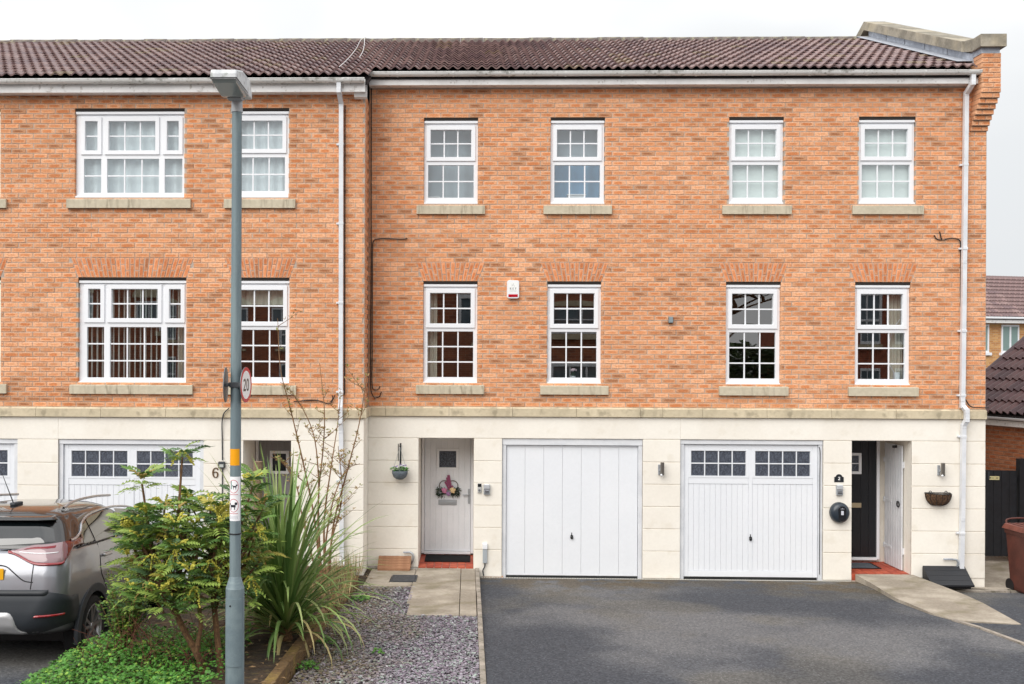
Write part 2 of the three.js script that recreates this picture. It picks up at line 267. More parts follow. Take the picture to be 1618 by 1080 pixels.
// slate chippings: a bed of flat broken flakes
{
  structure('slate_bed', metres(sheet([[-1.62, 1.2], [-0.74, 1.2], [-0.74, 3.4], [0.125, 3.4], [0.125, 8.6], [-1.75, 8.6]], (x, z) => bedY(z) - 0.04, M.soil, 0, 1, 0, 1)), std({ map: scaled(mottled([92, 88, 92], [66, 62, 66], 20, 181, 26), 0.5), roughness: 1 }));
  const s = new THREE.Shape([[-0.5, -0.2], [-0.2, -0.42], [0.3, -0.34], [0.5, 0.05], [0.22, 0.4], [-0.3, 0.34]].map((p) => new THREE.Vector2(...p)));
  const g = new THREE.ExtrudeGeometry(s, { depth: 0.16, bevelEnabled: false }); g.rotateX(-Math.PI / 2); g.computeVertexNormals();
  const spots = []; const q = rng(77);
  for (let i = 0; i < 34000 && spots.length < 23500; i++) { const z = 1.5 + 5.9 * Math.pow(q(), 0.9), x = -1.68 + 1.8 * q(); if (z < 3.42 && x > -0.75) continue; if (z < 3.4 && q() < 0.2 ) continue; spots.push([x, z]); }
  const im = new THREE.InstancedMesh(g, std({ color: 0xffffff, roughness: 0.62 }), spots.length), m = new THREE.Matrix4(), e = new THREE.Euler(), c = new THREE.Color();
  spots.forEach(([x, z], i) => {
    const L = 0.018 + 0.03 * q() * q() + 0.007; e.set((q() - 0.5) * 0.55, q() * 6.28, (q() - 0.5) * 0.55); m.compose(V(x, bedY(z) - 0.032 + 0.03 * q(), z), new THREE.Quaternion().setFromEuler(e), V(L, L * (0.5 + 0.5 * q()), L * (0.5 + 0.4 * q()))); im.setMatrixAt(i, m);
    const t = q(), b = 0.78 + 0.38 * q(), left = ss(-0.5, -1.3, x + (fbm(x * 0.2 + 5, z * 0.2, 8, 3, 5) - 0.5) * 1.4) * q(); let col = t < 0.45 ? [140, 130, 142] : t < 0.75 ? [154, 152, 158] : t < 0.9 ? [146, 158, 150] : [120, 106, 118]; col = mix(mul(col, b), [112, 98, 66], left * 0.85); c.setRGB(Math.min(255, col[0]) / 255, Math.min(255, col[1]) / 255, Math.min(255, col[2]) / 255, THREE.SRGBColorSpace); im.setColorAt(i, c);
  });
  im.name = 'slate_chippings'; im.castShadow = im.receiveShadow = true; tag(im, 'grey and plum slate chippings spread before the path', 'slate chippings', null, 'stuff'); scene.add(im);
}

// ---------------------------------------------------------------- brickwork
const COURSE = 0.076, BL = 0.225, Y0 = 2.70;
const cellUV = (c, u, v) => [(c % BC + 0.02 + 0.96 * u) / BC, (Math.floor(c / BC) + 0.03 + 0.94 * v) / BR];
// a brick (or part of one) from four front corners (x, y), anticlockwise from bottom left; front at z = 0, chamfered rim, sides going back
function quadBrick(P, depth, cell, turned = false, span = 1, c = 0.0045) {
  const cx = (P[0][0] + P[1][0] + P[2][0] + P[3][0]) / 4, cy = (P[0][1] + P[1][1] + P[2][1] + P[3][1]) / 4;
  const inn = P.map(([x, y]) => [x - Math.sign(x - cx) * c, y - Math.sign(y - cy) * c]);
  const uvs = [[0, 0], [span, 0], [span, 1], [0, 1]].map(([u, v]) => turned ? cellUV(cell, v, u) : cellUV(cell, u, v));
  const pos = [], uv = [], put = (a, b, d, e, ua, ub, ud, ue) => { pos.push(...a, ...b, ...d, ...a, ...d, ...e); uv.push(...ua, ...ub, ...ud, ...ua, ...ud, ...ue); };
  put(...inn.map(([x, y]) => [x, y, 0]), ...uvs);
  for (let i = 0; i < 4; i++) {
    const j = (i + 1) % 4;
    put([P[i][0], P[i][1], -c], [P[j][0], P[j][1], -c], [inn[j][0], inn[j][1], 0], [inn[i][0], inn[i][1], 0], uvs[i], uvs[j], uvs[j], uvs[i]);
    put([P[i][0], P[i][1], -depth], [P[j][0], P[j][1], -depth], [P[j][0], P[j][1], -c], [P[i][0], P[i][1], -c], uvs[i], uvs[j], uvs[j], uvs[i]);
  }
  const g = new THREE.BufferGeometry(); g.setAttribute('position', new THREE.Float32BufferAttribute(pos, 3)); g.setAttribute('uv', new THREE.Float32BufferAttribute(uv, 2)); g.computeVertexNormals(); return g;
}
const brickCache = {};
function brickGeo(L, cell) { const k = Math.round(L * 200) + '_' + cell; const l = Math.round(L * 200) / 200; return brickCache[k] ??= quadBrick([[-l / 2, -0.0335], [l / 2, -0.0335], [l / 2, 0.0335], [-l / 2, 0.0335]], 0.1, cell, false, Math.min(1, l / 0.2)); }
const eye = camera.position;
// courses of stretchers with openings cut out; the 300 nearest are parts, the rest one part
function brickwork(house, x0, x1, y0, y1, zf, holes, most = 300, seed = 1, o0 = x0, openL = false, openR = false) {
  const q = rng(seed), all = [];
  const n = Math.floor((y1 - y0) / COURSE + 0.01);
  for (let k = 0; k < n; k++) {
    const yc = y0 + (k + 0.5) * COURSE;
    let free = [[x0, x1]];
    for (const h of holes) { const [a, b] = h.at(yc) ?? [0, 0]; if (b > a) free = free.flatMap(([s, e]) => b <= s || a >= e ? [[s, e]] : [[s, a], [b, e]].filter(([p, r]) => r - p > 0.03)); }
    const off = (k % 2) * BL / 2 + 0.004 + o0 - x0;
    for (const [s, e] of free) {
      for (let i = Math.floor((s - x0 - off) / BL) - 1; x0 + off + i * BL < e + BL; i++) {
        let a = x0 + off + i * BL, b = a + BL; const c0 = (a + b) / 2;
        if (s === x0 && openL ? c0 < x0 : a < s) { if (s === x0 && openL) continue; a = s; } if (e === x1 && openR ? c0 >= x1 : b > e) { if (e === x1 && openR) continue; b = e; } if (b - a < 0.04) continue;
        if (a === s && s > x0) a -= 0.0055; if (b === e && e < x1) b += 0.0055;
        const L = b - a - 0.0095, x = (a + b) / 2 + (q() - 0.5) * 0.003, y = yc + (q() - 0.5) * 0.003, z = zf + (q() - 0.5) * 0.005;
        // tones run in loose drifts: a few courses paler, a few redder
        const drift = fbm(x * 0.05 + 3, y * 0.09, 16, 4, 300), batch = ss(0.3, 0.7, drift), cell = brickCells[Math.max(0, Math.min(63, Math.floor(64 * (0.3 + 0.36 * batch + (q() - 0.5) * 0.95 + (q() < 0.05 ? 0.4 : 0)))))];
        all.push({ x, y, z, L, cell, tilt: (q() - 0.5) * 0.006, d: Math.hypot(x - eye.x, y - eye.y, z - eye.z) });
      }
    }
  }
  all.sort((a, b) => a.d - b.d);
  const rest = [];
  all.forEach((b, i) => {
    const g = brickGeo(b.L, b.cell);
    if (i < most) { const m = part('brick', g, M.brick, house); m.position.set(b.x, b.y, b.z); m.rotation.set((b.tilt), b.tilt * 1.3, b.tilt); }
    else rest.push(g.clone().rotateY(b.tilt).translate(b.x, b.y, b.z));
  });
  if (rest.length) part('brickwork', mergeGeometries(rest), M.brick, house).userData.kind = 'stuff';
}
const rectHole = (o) => ({ at: (y) => (y > o.y0 - 0.02 && y < o.y1) ? [o.x0, o.x1] : null });
const archHole = (o) => ({ at: (y) => (y > o.y1 && y < o.y1 + 4 * COURSE) ? [o.x0 - 0.115 * (y - o.y1) / (4 * COURSE) - 0.004, o.x1 + 0.115 * (y - o.y1) / (4 * COURSE) + 0.004] : null });
function arch(house, o, zf, seed) {                            // flat gauged arch of leaning bricks over an opening
  const q = rng(seed), n = Math.round((o.x1 - o.x0 + 0.23) / 0.0755), b = o.y1 + 0.006, t = o.y1 + 4 * COURSE - 0.004, W = o.x1 - o.x0;
  for (let i = 0; i < n; i++) {
    const X = (f, y) => { const w = W + 0.23 * (y - b) / (t - b); return (o.x0 + o.x1) / 2 + (f / n - 0.5) * w; };
    const cut = i % 2 ? 0.36 : 0.66, ys = [[b, b + (t - b) * cut - 0.005], [b + (t - b) * cut + 0.005, t]];
    for (const [ya, yb] of ys) {
      const P = [[X(i, ya) + 0.006, ya], [X(i + 1, ya) - 0.006, ya], [X(i + 1, yb) - 0.006, yb], [X(i, yb) + 0.006, yb]];
      const c = [(P[0][0] + P[2][0]) / 2, (ya + yb) / 2]; const m = part('arch_brick', quadBrick(P.map(([x, y]) => [x - c[0], y - c[1]]), 0.07, brickCells[20 + Math.floor(q() * 40)], true), M.archBrick, house); m.position.set(c[0], c[1], zf + 0.001 + (q() - 0.5) * 0.004);
    }
  }
}
function wallWithHoles(x0, x1, y0, y1, holes, z0, z1) {
  const s = new THREE.Shape([[x0, y0], [x1, y0], [x1, y1], [x0, y1]].map((p) => new THREE.Vector2(...p)));
  for (const h of holes) { const ya = Math.max(h.y0, y0 + 0.001), yb = Math.min(h.y1, y1 - 0.001); s.holes.push(new THREE.Path([[h.x0, ya], [h.x0, yb], [h.x1, yb], [h.x1, ya]].map((p) => new THREE.Vector2(...p)))); }
  return metres(new THREE.ExtrudeGeometry(s, { depth: z1 - z0, bevelEnabled: false }).translate(0, 0, z0));
}

// ---------------------------------------------------------------- windows
function paneGeo(x0, x1, y0, y1, c) {                          // one pane; the sealed unit it belongs to bows a little
  const g = new THREE.PlaneGeometry(x1 - x0, y1 - y0, 3, 3).translate((x0 + x1) / 2, (y0 + y1) / 2, 0), p = g.attributes.position, n = g.attributes.normal, v = V(0, 0, 0);
  for (let i = 0; i < p.count; i++) { v.set(c.a * (p.getX(i) - c.x) / c.w + c.tx, c.b * (p.getY(i) - c.y) / c.h + c.ty, 1).normalize(); n.setXYZ(i, v.x, v.y, v.z); }
  return g;
}
function makeWindow(house, o, zf, units, cols) {
  const w = sub('window', house), z = zf - 0.05, top = o.y1 - 0.085, R4 = (a, b, c, d) => [[a, c], [b, c], [b, d], [a, d]];
  part('lintel', bx(o.x0 - 0.02, o.x1 + 0.02, o.y1 - 0.032, o.y1 - 0.004, zf - 0.10, zf - 0.012), M.lintel, w);
  part('head_trim', rbx(o.x0 + 0.002, o.x1 - 0.002, o.y1 - 0.082, o.y1 - 0.04, zf - 0.09, zf - 0.022, 0.006), M.upvc, w);
  const s = new THREE.Shape(R4(o.x0 + 0.004, o.x1 - 0.004, o.y0 + 0.02, top).map((p) => new THREE.Vector2(...p)));
  for (const u of units) s.holes.push(new THREE.Path([[u.x0, u.y0], [u.x0, u.y1], [u.x1, u.y1], [u.x1, u.y0]].map((p) => new THREE.Vector2(...p))));
  part('frame', metres(new THREE.ExtrudeGeometry(s, { depth: 0.052, bevelEnabled: true, bevelSize: 0.003, bevelThickness: 0.004, bevelSegments: 1 }).translate(0, 0, z - 0.06)), M.upvc, w);
  part('frame_sill', rbx(o.x0 - 0.002, o.x1 + 0.002, o.y0 - 0.012, o.y0 + 0.022, z - 0.06, zf - 0.012, 0.006), M.upvc, w);
  for (const u of units) {
    if (u.open) {
      const e = 0.062, r = new THREE.Shape(R4(u.x0 - e, u.x1 + e, u.y0 - e, u.y1 + e).map((p) => new THREE.Vector2(...p)));
      r.holes.push(new THREE.Path([[u.x0 - 0.004, u.y0 - 0.004], [u.x0 - 0.004, u.y1 + 0.004], [u.x1 + 0.004, u.y1 + 0.004], [u.x1 + 0.004, u.y0 - 0.004]].map((p) => new THREE.Vector2(...p))));
      part('casement', metres(new THREE.ExtrudeGeometry(r, { depth: 0.014, bevelEnabled: true, bevelSize: 0.003, bevelThickness: 0.004, bevelSegments: 1 }).translate(0, 0, z - 0.001)), M.upvc, w);
    }
    const c = { a: rr(-0.022, 0.022), b: rr(-0.018, 0.018), tx: rr(-0.009, 0.009), ty: rr(-0.005, 0.005), x: (u.x0 + u.x1) / 2, y: (u.y0 + u.y1) / 2, w: u.x1 - u.x0, h: u.y1 - u.y0 }, W = c.w / u.nx, H = c.h / u.ny, t = 0.011, zp = z - 0.028;
    for (let i = 0; i < u.nx; i++) for (let j = 0; j < u.ny; j++) part('pane', paneGeo(u.x0 + i * W + (i ? t : 0), u.x0 + (i + 1) * W - (i < u.nx - 1 ? t : 0), u.y0 + j * H + (j ? t : 0), u.y0 + (j + 1) * H - (j < u.ny - 1 ? t : 0), c), M.glass, w).position.z = zp;
    for (let i = 1; i < u.nx; i++) part('glazing_bar', rbx(u.x0 + i * W - t, u.x0 + i * W + t, u.y0, u.y1, zp - 0.012, zp + 0.012, 0.004), M.upvc, w);
    for (let j = 1; j < u.ny; j++) part('glazing_bar', rbx(u.x0, u.x1, u.y0 + j * H - t, u.y0 + j * H + t, zp - 0.0105, zp + 0.0105, 0.004), M.upvc, w);
  }
  // stone sill, weathered top, in one or two lengths
  const sx0 = o.x0 - 0.112, sx1 = o.x1 + 0.112, L = (sx1 - sx0) / (cols > 1 ? 2 : 1);
  for (let i = 0; i < (cols > 1 ? 2 : 1); i++) {
    const a = sx0 + i * L + 0.002, b = sx0 + (i + 1) * L - 0.002, y = o.y0 - 0.018;
    const g = extrude([[0.05, y], [-0.045, y - 0.016], [-0.05, y - 0.024], [-0.05, y - 0.15], [0.05, y - 0.15]], b - a); part('sill_stone', metres(alongX(g, a).translate(0, 0, zf)), M.sill, w);
  }
  return w;
}
M.lintel = std({ color: 0x2c2724, roughness: 0.9 });
function smallUnits(o, lower) {                                // top-hung casement over a fixed light
  const h = o.y1, d = lower ? [0.18, 0.665, 0.785, 1.515] : [0.182, 0.61, 0.735, 1.255];
  return [{ x0: o.x0 + 0.105, x1: o.x1 - 0.105, y0: h - d[1], y1: h - d[0], nx: 3, ny: 2, open: true }, { x0: o.x0 + 0.064, x1: o.x1 - 0.064, y0: h - d[3], y1: h - d[2], nx: 3, ny: lower ? 3 : 2 }];
}
function wideUnits(o, lower) {
  const h = o.y1, d = lower ? [0.17, 0.62, 0.75, 1.53] : [0.185, 0.63, 0.755, 1.28], W = o.x1 - o.x0, X = (f) => o.x0 + f * W, ny = lower ? 3 : 2;
  const up = (a, b, n) => ({ x0: X(a), x1: X(b), y0: h - d[1], y1: h - d[0], nx: n, ny: 2, open: true }), lo = (a, b, n) => ({ x0: X(a), x1: X(b), y0: h - d[3], y1: h - d[2], nx: n, ny });
  return [up(0.086, 0.198, 1), up(0.302, 0.728, 3), up(0.836, 0.942, 1), lo(0.071, 0.232, 1), lo(0.284, 0.762, 3), lo(0.812, 0.976, 1)];
}

// ---------------------------------------------------------------- roofs
const PITCH = Math.atan(0.407), GAUGE = 0.336, EAVE = { z: 0.27, y: 7.925 };
function tileGeo(amp = 0.043, w = 0.3, seed = 1) {                              // double-roll interlocking tile, nose at the origin, running up the slope along -z
  const n = 14, L = 0.41, q = rng(seed), pos = [], h = (x) => amp * Math.pow(0.5 - 0.5 * Math.cos(2 * Math.PI * x / 0.15), 1.25), lift = 0.048, put = (a, b, c, d) => pos.push(...a, ...b, ...c, ...a, ...c, ...d);
  for (let i = 0; i < n; i++) {
    const a = i / n * w, b = (i + 1) / n * w, A = h(a), B = h(b);
    put([a, A + lift, 0], [b, B + lift, 0], [b, B, -L], [a, A, -L]);
    put([a, A + lift - 0.024, 0.001], [b, B + lift - 0.024, 0.001], [b, B + lift, 0], [a, A + lift, 0]);
  }
  const g = new THREE.BufferGeometry(); g.setAttribute('position', new THREE.Float32BufferAttribute(pos, 3)); g.computeVertexNormals(); return metres(g);
}
const tileShape = tileGeo(), boldTile = tileGeo(0.062);
function tileRoof(house, x0, x1, zEave, yEave, rows, seed) {
  const q = rng(seed), roof = sub('roof', house), c = Math.cos(PITCH), s = Math.sin(PITCH);
  const top = [zEave - rows * GAUGE * c, yEave + rows * GAUGE * s];
  const deck = extrude([[-zEave + 0.06, yEave - 0.055], [-top[0], top[1] - 0.03], [-top[0] + (top[0] + 8.6), top[1] - 0.03 - 1.8], [-top[0] + (top[0] + 8.6), top[1] - 0.1 - 1.8], [-top[0], top[1] - 0.12], [-zEave + 0.06, yEave - 0.11]], x1 - x0);
  part('roof_deck', alongX(deck, x0), M.deck, roof);
  for (let k = 0; k < rows; k++) for (let i = 0; x0 + i * 0.3 < x1 - 0.12; i++) {
    const m = part('roof_tile', tileShape, M.tiles[q() < 0.07 ? 4 : Math.floor(q() * 4)], roof);
    m.position.set(x0 + i * 0.3, yEave + k * GAUGE * s + (q() - 0.5) * 0.004, zEave - k * GAUGE * c + (q() - 0.5) * 0.012); m.rotation.set(PITCH + (q() - 0.5) * 0.012, (q() - 0.5) * 0.008, 0);
  }
  return { roof, top };
}
const ridgeShape = (() => { const o = []; for (let i = 0; i <= 8; i++) { const a = Math.PI * i / 8; o.push([Math.cos(a) * 0.135, Math.sin(a) * 0.12 - 0.045]); } for (let i = 8; i >= 0; i--) { const a = Math.PI * i / 8; o.push([Math.cos(a) * 0.118, Math.sin(a) * 0.103 - 0.045]); } return metres(alongX(extrude(o, 0.445), 0)); })();
function ridge(roof, x0, x1, y, z) { for (let x = x0; x < x1 - 0.05; x += 0.45) { const m = part('ridge_tile', ridgeShape, M.ridge, roof); m.position.set(x, y + rr(-0.006, 0.006), z); m.rotation.z = rr(-0.01, 0.01); } }
function gutter(house, x0, x1, z, y, drops = []) {
  const o = []; for (let i = 0; i <= 10; i++) { const a = Math.PI + Math.PI * i / 10; o.push([Math.cos(a) * 0.06, Math.sin(a) * 0.06]); } for (let i = 10; i >= 0; i--) { const a = Math.PI + Math.PI * i / 10; o.push([Math.cos(a) * 0.055, Math.sin(a) * 0.055]); }
  const rim = []; for (let i = 0; i <= 6; i++) { const a = 2 * Math.PI * i / 6; rim.push([Math.cos(a) * 0.0075 - 0.058, Math.sin(a) * 0.0075]); }
  const g = part('gutter', [metres(alongX(extrude(o, x1 - x0), x0)), metres(alongX(extrude(rim, x1 - x0), x0))], M.plasticWeather, house); g.position.set(0, y, z);
  const clip = (x, w = 0.028) => { const q = []; for (let i = 0; i <= 8; i++) { const a = Math.PI + Math.PI * i / 8; q.push([Math.cos(a) * 0.066, Math.sin(a) * 0.066]); } for (let i = 8; i >= 0; i--) { const a = Math.PI + Math.PI * i / 8; q.push([Math.cos(a) * 0.061, Math.sin(a) * 0.061]); } const m = part('gutter_bracket', metres(alongX(extrude(q, w), x - w / 2)), M.plasticWeather, house); m.position.set(0, y, z); };
  for (let x = x0 + 0.45; x < x1; x += 0.87) clip(x);
  for (const d of drops) clip(d, 0.14);
}
function downpipe(house, pts, clips, zBack) {                  // square white pipe with swan necks and wall clips
  const g = []; for (let i = 0; i + 1 < pts.length; i++) g.push(metres(bar(pts[i], pts[i + 1], 0.064))); for (const p of pts.slice(1, -1)) g.push(metres(new RoundedBoxGeometry(0.07, 0.075, 0.07, 1, 0.01).translate(...p)));
  const d = part('downpipe', g, M.timberWhite, house);
  for (const [x, y, z] of clips) part('pipe_clip', [rbx(x - 0.038, x + 0.038, y - 0.02, y + 0.02, z - 0.038, z + 0.038, 0.004), rbx(x - 0.075, x - 0.034, y - 0.014, y + 0.014, zBack, z - 0.01, 0.004)], M.timberWhite, house);
}

// ---------------------------------------------------------------- the terrace
const bands = [0.02, 0.445, 0.795, 1.145, 1.495, 1.845, 2.20, 2.55];
function makeHouse(o) {
  const { zf, x0, x1 } = o, h = thing('terraced_house', o.label, 'house', [0, 0, 0], 'houses of the brick terrace');
  // rendered ground floor: bands parted by grooves
  const op = o.open;
  part('render_wall', wallWithHoles(x0, x1, -0.35, 2.55, op.map((a) => ({ ...a, y0: Math.max(a.y0, -0.34) })), zf - 0.12, zf - 0.014), M.render, h);
  for (let b = 0; b < 7; b++) {
    let free = [[o.rx0 ?? x0, o.rx1 ?? x1]]; for (const a of [...op, ...(o.also ?? [])]) if (a.y1 > bands[b] + 0.01) free = free.flatMap(([s, e]) => a.x1 <= s || a.x0 >= e ? [[s, e]] : [[s, a.x0], [a.x1, e]].filter(([p, r]) => r - p > 0.01));
    const inGap = b === 0;
    for (const [s, e] of free) { const lo = inGap ? (o.base?.((s + e) / 2) ?? 0.02) : bands[b] + 0.0045; part('render_panel', rbx(s, e, lo, bands[b + 1] - 0.0045, zf - 0.03, zf, 0.006), M.render, h); }
  }
  // string course
  for (let x = x0, i = 0; x < x1 - 0.02; i++) { const e = Math.min(x1, x + (i ? 1.0 : o.firstStone ?? 1.0)); const g = extrude([[0.06, 2.552], [-0.045, 2.552], [-0.045, 2.675], [-0.01, 2.698], [0.06, 2.698]], e - x - 0.005); part('string_course_stone', metres(alongX(g, x + 0.0025).translate(0, 0, zf)), M.stone, h); x = e; }
  // brick storeys
  const yTop = o.top;
  part('wall', wallWithHoles(x0, x1, 2.695, yTop, o.win.map((w) => ({ x0: w.x0 - 0.004, x1: w.x1 + 0.004, y0: w.y0, y1: w.y1 + 0.004 })), zf - 0.11, zf - 0.006), M.mortar, h);
  brickwork(h, x0, x1, Y0, yTop, zf, [...o.win.map(rectHole), ...o.win.filter((w) => w.arch).map(archHole)], o.most, o.seed, o.o0, o.openL, o.openR);
  o.win.forEach((w, i) => { if (w.arch) arch(h, w, zf, o.seed + 50 + i); makeWindow(h, w, zf, w.wide ? wideUnits(w, w.arch) : smallUnits(w, w.arch), w.wide ? 3 : 1); });
  // rooms behind the windows
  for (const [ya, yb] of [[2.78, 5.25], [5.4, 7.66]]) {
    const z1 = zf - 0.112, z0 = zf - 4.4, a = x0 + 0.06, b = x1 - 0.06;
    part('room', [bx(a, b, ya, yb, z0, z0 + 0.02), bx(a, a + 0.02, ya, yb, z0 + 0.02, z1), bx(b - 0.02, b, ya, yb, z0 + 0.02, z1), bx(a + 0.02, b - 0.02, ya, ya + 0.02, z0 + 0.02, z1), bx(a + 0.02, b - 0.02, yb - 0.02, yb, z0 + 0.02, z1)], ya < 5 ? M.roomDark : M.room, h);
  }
  return h;
}
const F = (x0, x1, wide) => ({ x0, x1, y0: 3.07, y1: Y0 + 26 * COURSE, arch: true, wide }), U = (x0, x1, wide) => ({ x0, x1, y0: 5.905, y1: Y0 + 60 * COURSE, wide });
const GX4 = [0.54, 2.75], GX2 = [3.335, 5.56], GX6 = [-6.27, -4.03], GX8 = [-9.1, -6.9];
const house4 = makeHouse({ rx1: 3.335, o0: -1.58, openR: true, x0: -1.58, x1: 3.05, zf: 0, top: 7.76, seed: 401, most: 300, firstStone: 0.28, label: 'middle brick town house with the pale grey door and plain white garage door', win: [F(-0.714, 0.143), F(1.243, 2.09), U(-0.714, 0.141), U(1.283, 2.133)], open: [{ x0: -0.78, x1: 0.095, y0: 0.1, y1: 2.2 }, { x0: GX4[0], x1: GX4[1], y0: -0.3, y1: 2.2 }], base: (x) => x < 0.3 ? 0.16 : 0.02 });
const house2 = makeHouse({ rx0: 3.335, o0: -1.58, openL: true, x0: 3.05, x1: 8.06, zf: 0, top: 7.76, seed: 402, most: 300, firstStone: 0.62, label: 'end brick town house with black front door and stone-capped gable parapet', win: [F(4.037, 4.89), F(6.04, 6.899), U(4.076, 4.928), U(6.09, 6.966)], open: [{ x0: GX2[0], x1: GX2[1], y0: -0.3, y1: 2.2 }, { x0: 6.0, x1: 6.925, y0: 0.0, y1: 2.2 }], base: (x) => x > 6.9 ? 0.07 : 0.02 });
const house6 = makeHouse({ rx0: -6.27, o0: -9.6, openL: true, x0: -6.6, x1: -1.58, zf: 0.65, top: 7.5, seed: 403, most: 300, label: 'brick town house behind the street lamp with wide three-part windows', win: [F(-5.97, -4.305, true), F(-3.602, -2.723), U(-6.03, -4.345, true), U(-3.612, -2.744)], open: [{ x0: GX6[0], x1: GX6[1], y0: -0.3, y1: 2.2 }, { x0: -3.42, x1: -2.69, y0: 0.1, y1: 2.2 }] });
const house8 = makeHouse({ rx1: -6.27, o0: -9.6, openR: true, x0: -9.6, x1: -6.6, zf: 0.65, top: 7.5, seed: 404, most: 200, label: 'brick town house cut off by the picture edge behind the silver car', win: [F(-9.2, -7.17), U(-9.2, -7.185)].map((w) => ({ ...w, wide: true })), open: [{ x0: GX8[0], x1: GX8[1], y0: -0.3, y1: 2.2 }] });
// the return where the terrace steps forward: side bricks
{
  const g = part('wall', bx(-1.70, -1.587, 2.7, 7.5, 0.0, 0.54), M.mortar, house6), q = rng(9), rest = [];
  for (let k = 0; k < 63; k++) for (let i = 0; i < 3; i++) { const a = Math.max(0.01, 0.0 + i * BL + (k % 2) * BL / 2 - 0.11), b = Math.min(0.64, a + BL); if (b - a < 0.05) continue; const m = quadBrick([[-(b - a - 0.01) / 2, -0.0335], [(b - a - 0.01) / 2, -0.0335], [(b - a - 0.01) / 2, 0.0335], [-(b - a - 0.01) / 2, 0.0335]], 0.05, Math.floor(q() * 64)); m.rotateY(Math.PI / 2); m.translate(-1.579, Y0 + (k + 0.5) * COURSE, (a + b) / 2); rest.push(m); }
  part('return_brickwork', mergeGeometries(rest), M.brick, house6).userData.kind = 'stuff';
  part('render_wall', rbx(-1.72, -1.582, -0.3, 2.55, -0.02, 0.62, 0.006), M.render, house6);
  part('string_course_stone', rbx(-1.62, -1.535, 2.552, 2.698, 0.05, 0.692, 0.01), M.stone, house6);
}
// roofs
const EZ6 = EAVE.z + 2 * GAUGE * Math.cos(PITCH), EY6 = EAVE.y - 2 * GAUGE * Math.sin(PITCH);
const r4 = tileRoof(house4, -1.53, 2.97, EAVE.z, EAVE.y, 14, 501), r2 = tileRoof(house2, 2.97, 7.82, EAVE.z, EAVE.y, 14, 502), r6 = tileRoof(house6, -6.6, -1.53, EZ6, EY6, 16, 503), r8 = tileRoof(house8, -9.6, -6.6, EZ6, EY6, 16, 504);
const RY = r4.top[1] + 0.02, RZ = r4.top[0];
ridge(r4.roof, -1.53, 2.97, RY, RZ); ridge(r2.roof, 2.97, 7.6, RY, RZ); ridge(r6.roof, -6.48, -1.53, RY, RZ); ridge(r8.roof, -9.63, -6.48, RY, RZ);
for (const [h, a, b, z, y] of [[house4, -1.57, 3.05, 0, 7.905], [house2, 3.05, 7.84, 0, 7.905], [house6, -6.6, -1.56, 0.65, 7.635], [house8, -9.6, -6.6, 0.65, 7.635]]) {
  const drops = h === house2 ? [7.72] : h === house6 ? [-1.94] : [];
  gutter(h, a, b - 0.001, z + 0.25, y, drops);
  part('fascia', rbx(a, b - 0.002, y - 0.178, y + 0.02, z + 0.165, z + 0.19, 0.004), M.fascia, h);
  part('soffit', bx(a, b - 0.002, y - 0.172, y - 0.162, z - 0.02, z + 0.164), M.fascia, h);
}
part('fascia_end', extrude([[0, 7.38], [0.06, 7.40], [0.1, 7.47], [0.02, 7.50], [0, 7.62]], 0.19).rotateY(-Math.PI / 2).translate(-1.545, 0, 0.70).rotateY(0), M.fascia, house6);
downpipe(house2, [[7.72, 7.86, 0.25], [7.72, 7.72, 0.25], [7.705, 7.6, 0.07], [7.69, 5.0, 0.06], [7.672, 2.86, 0.06], [7.672, 2.76, 0.06], [7.72, 2.68, 0.10], [7.72, 2.54, 0.10], [7.69, 2.44, 0.06], [7.68, 1.0, 0.055], [7.665, 0.06, 0.055]], [[7.7, 6.5, 0.062], [7.695, 5.2, 0.062], [7.685, 3.92, 0.062], [7.675, 2.92, 0.062], [7.69, 2.28, 0.058], [7.675, 0.78, 0.058]], 0);
downpipe(house6, [[-1.95, 7.6, 0.9], [-1.95, 7.46, 0.9], [-1.935, 7.3, 0.73], [-1.93, 5.0, 0.71], [-1.926, 2.84, 0.71], [-1.926, 2.7, 0.745], [-1.926, 2.5, 0.745], [-1.92, 2.36, 0.71], [-1.90, 0.42, 0.71], [-1.87, 0.32, 0.8]], [[-1.935, 6.7, 0.71], [-1.932, 5.5, 0.71], [-1.93, 4.3, 0.71], [-1.926, 2.95, 0.71], [-1.92, 1.6, 0.71]], 0.65);
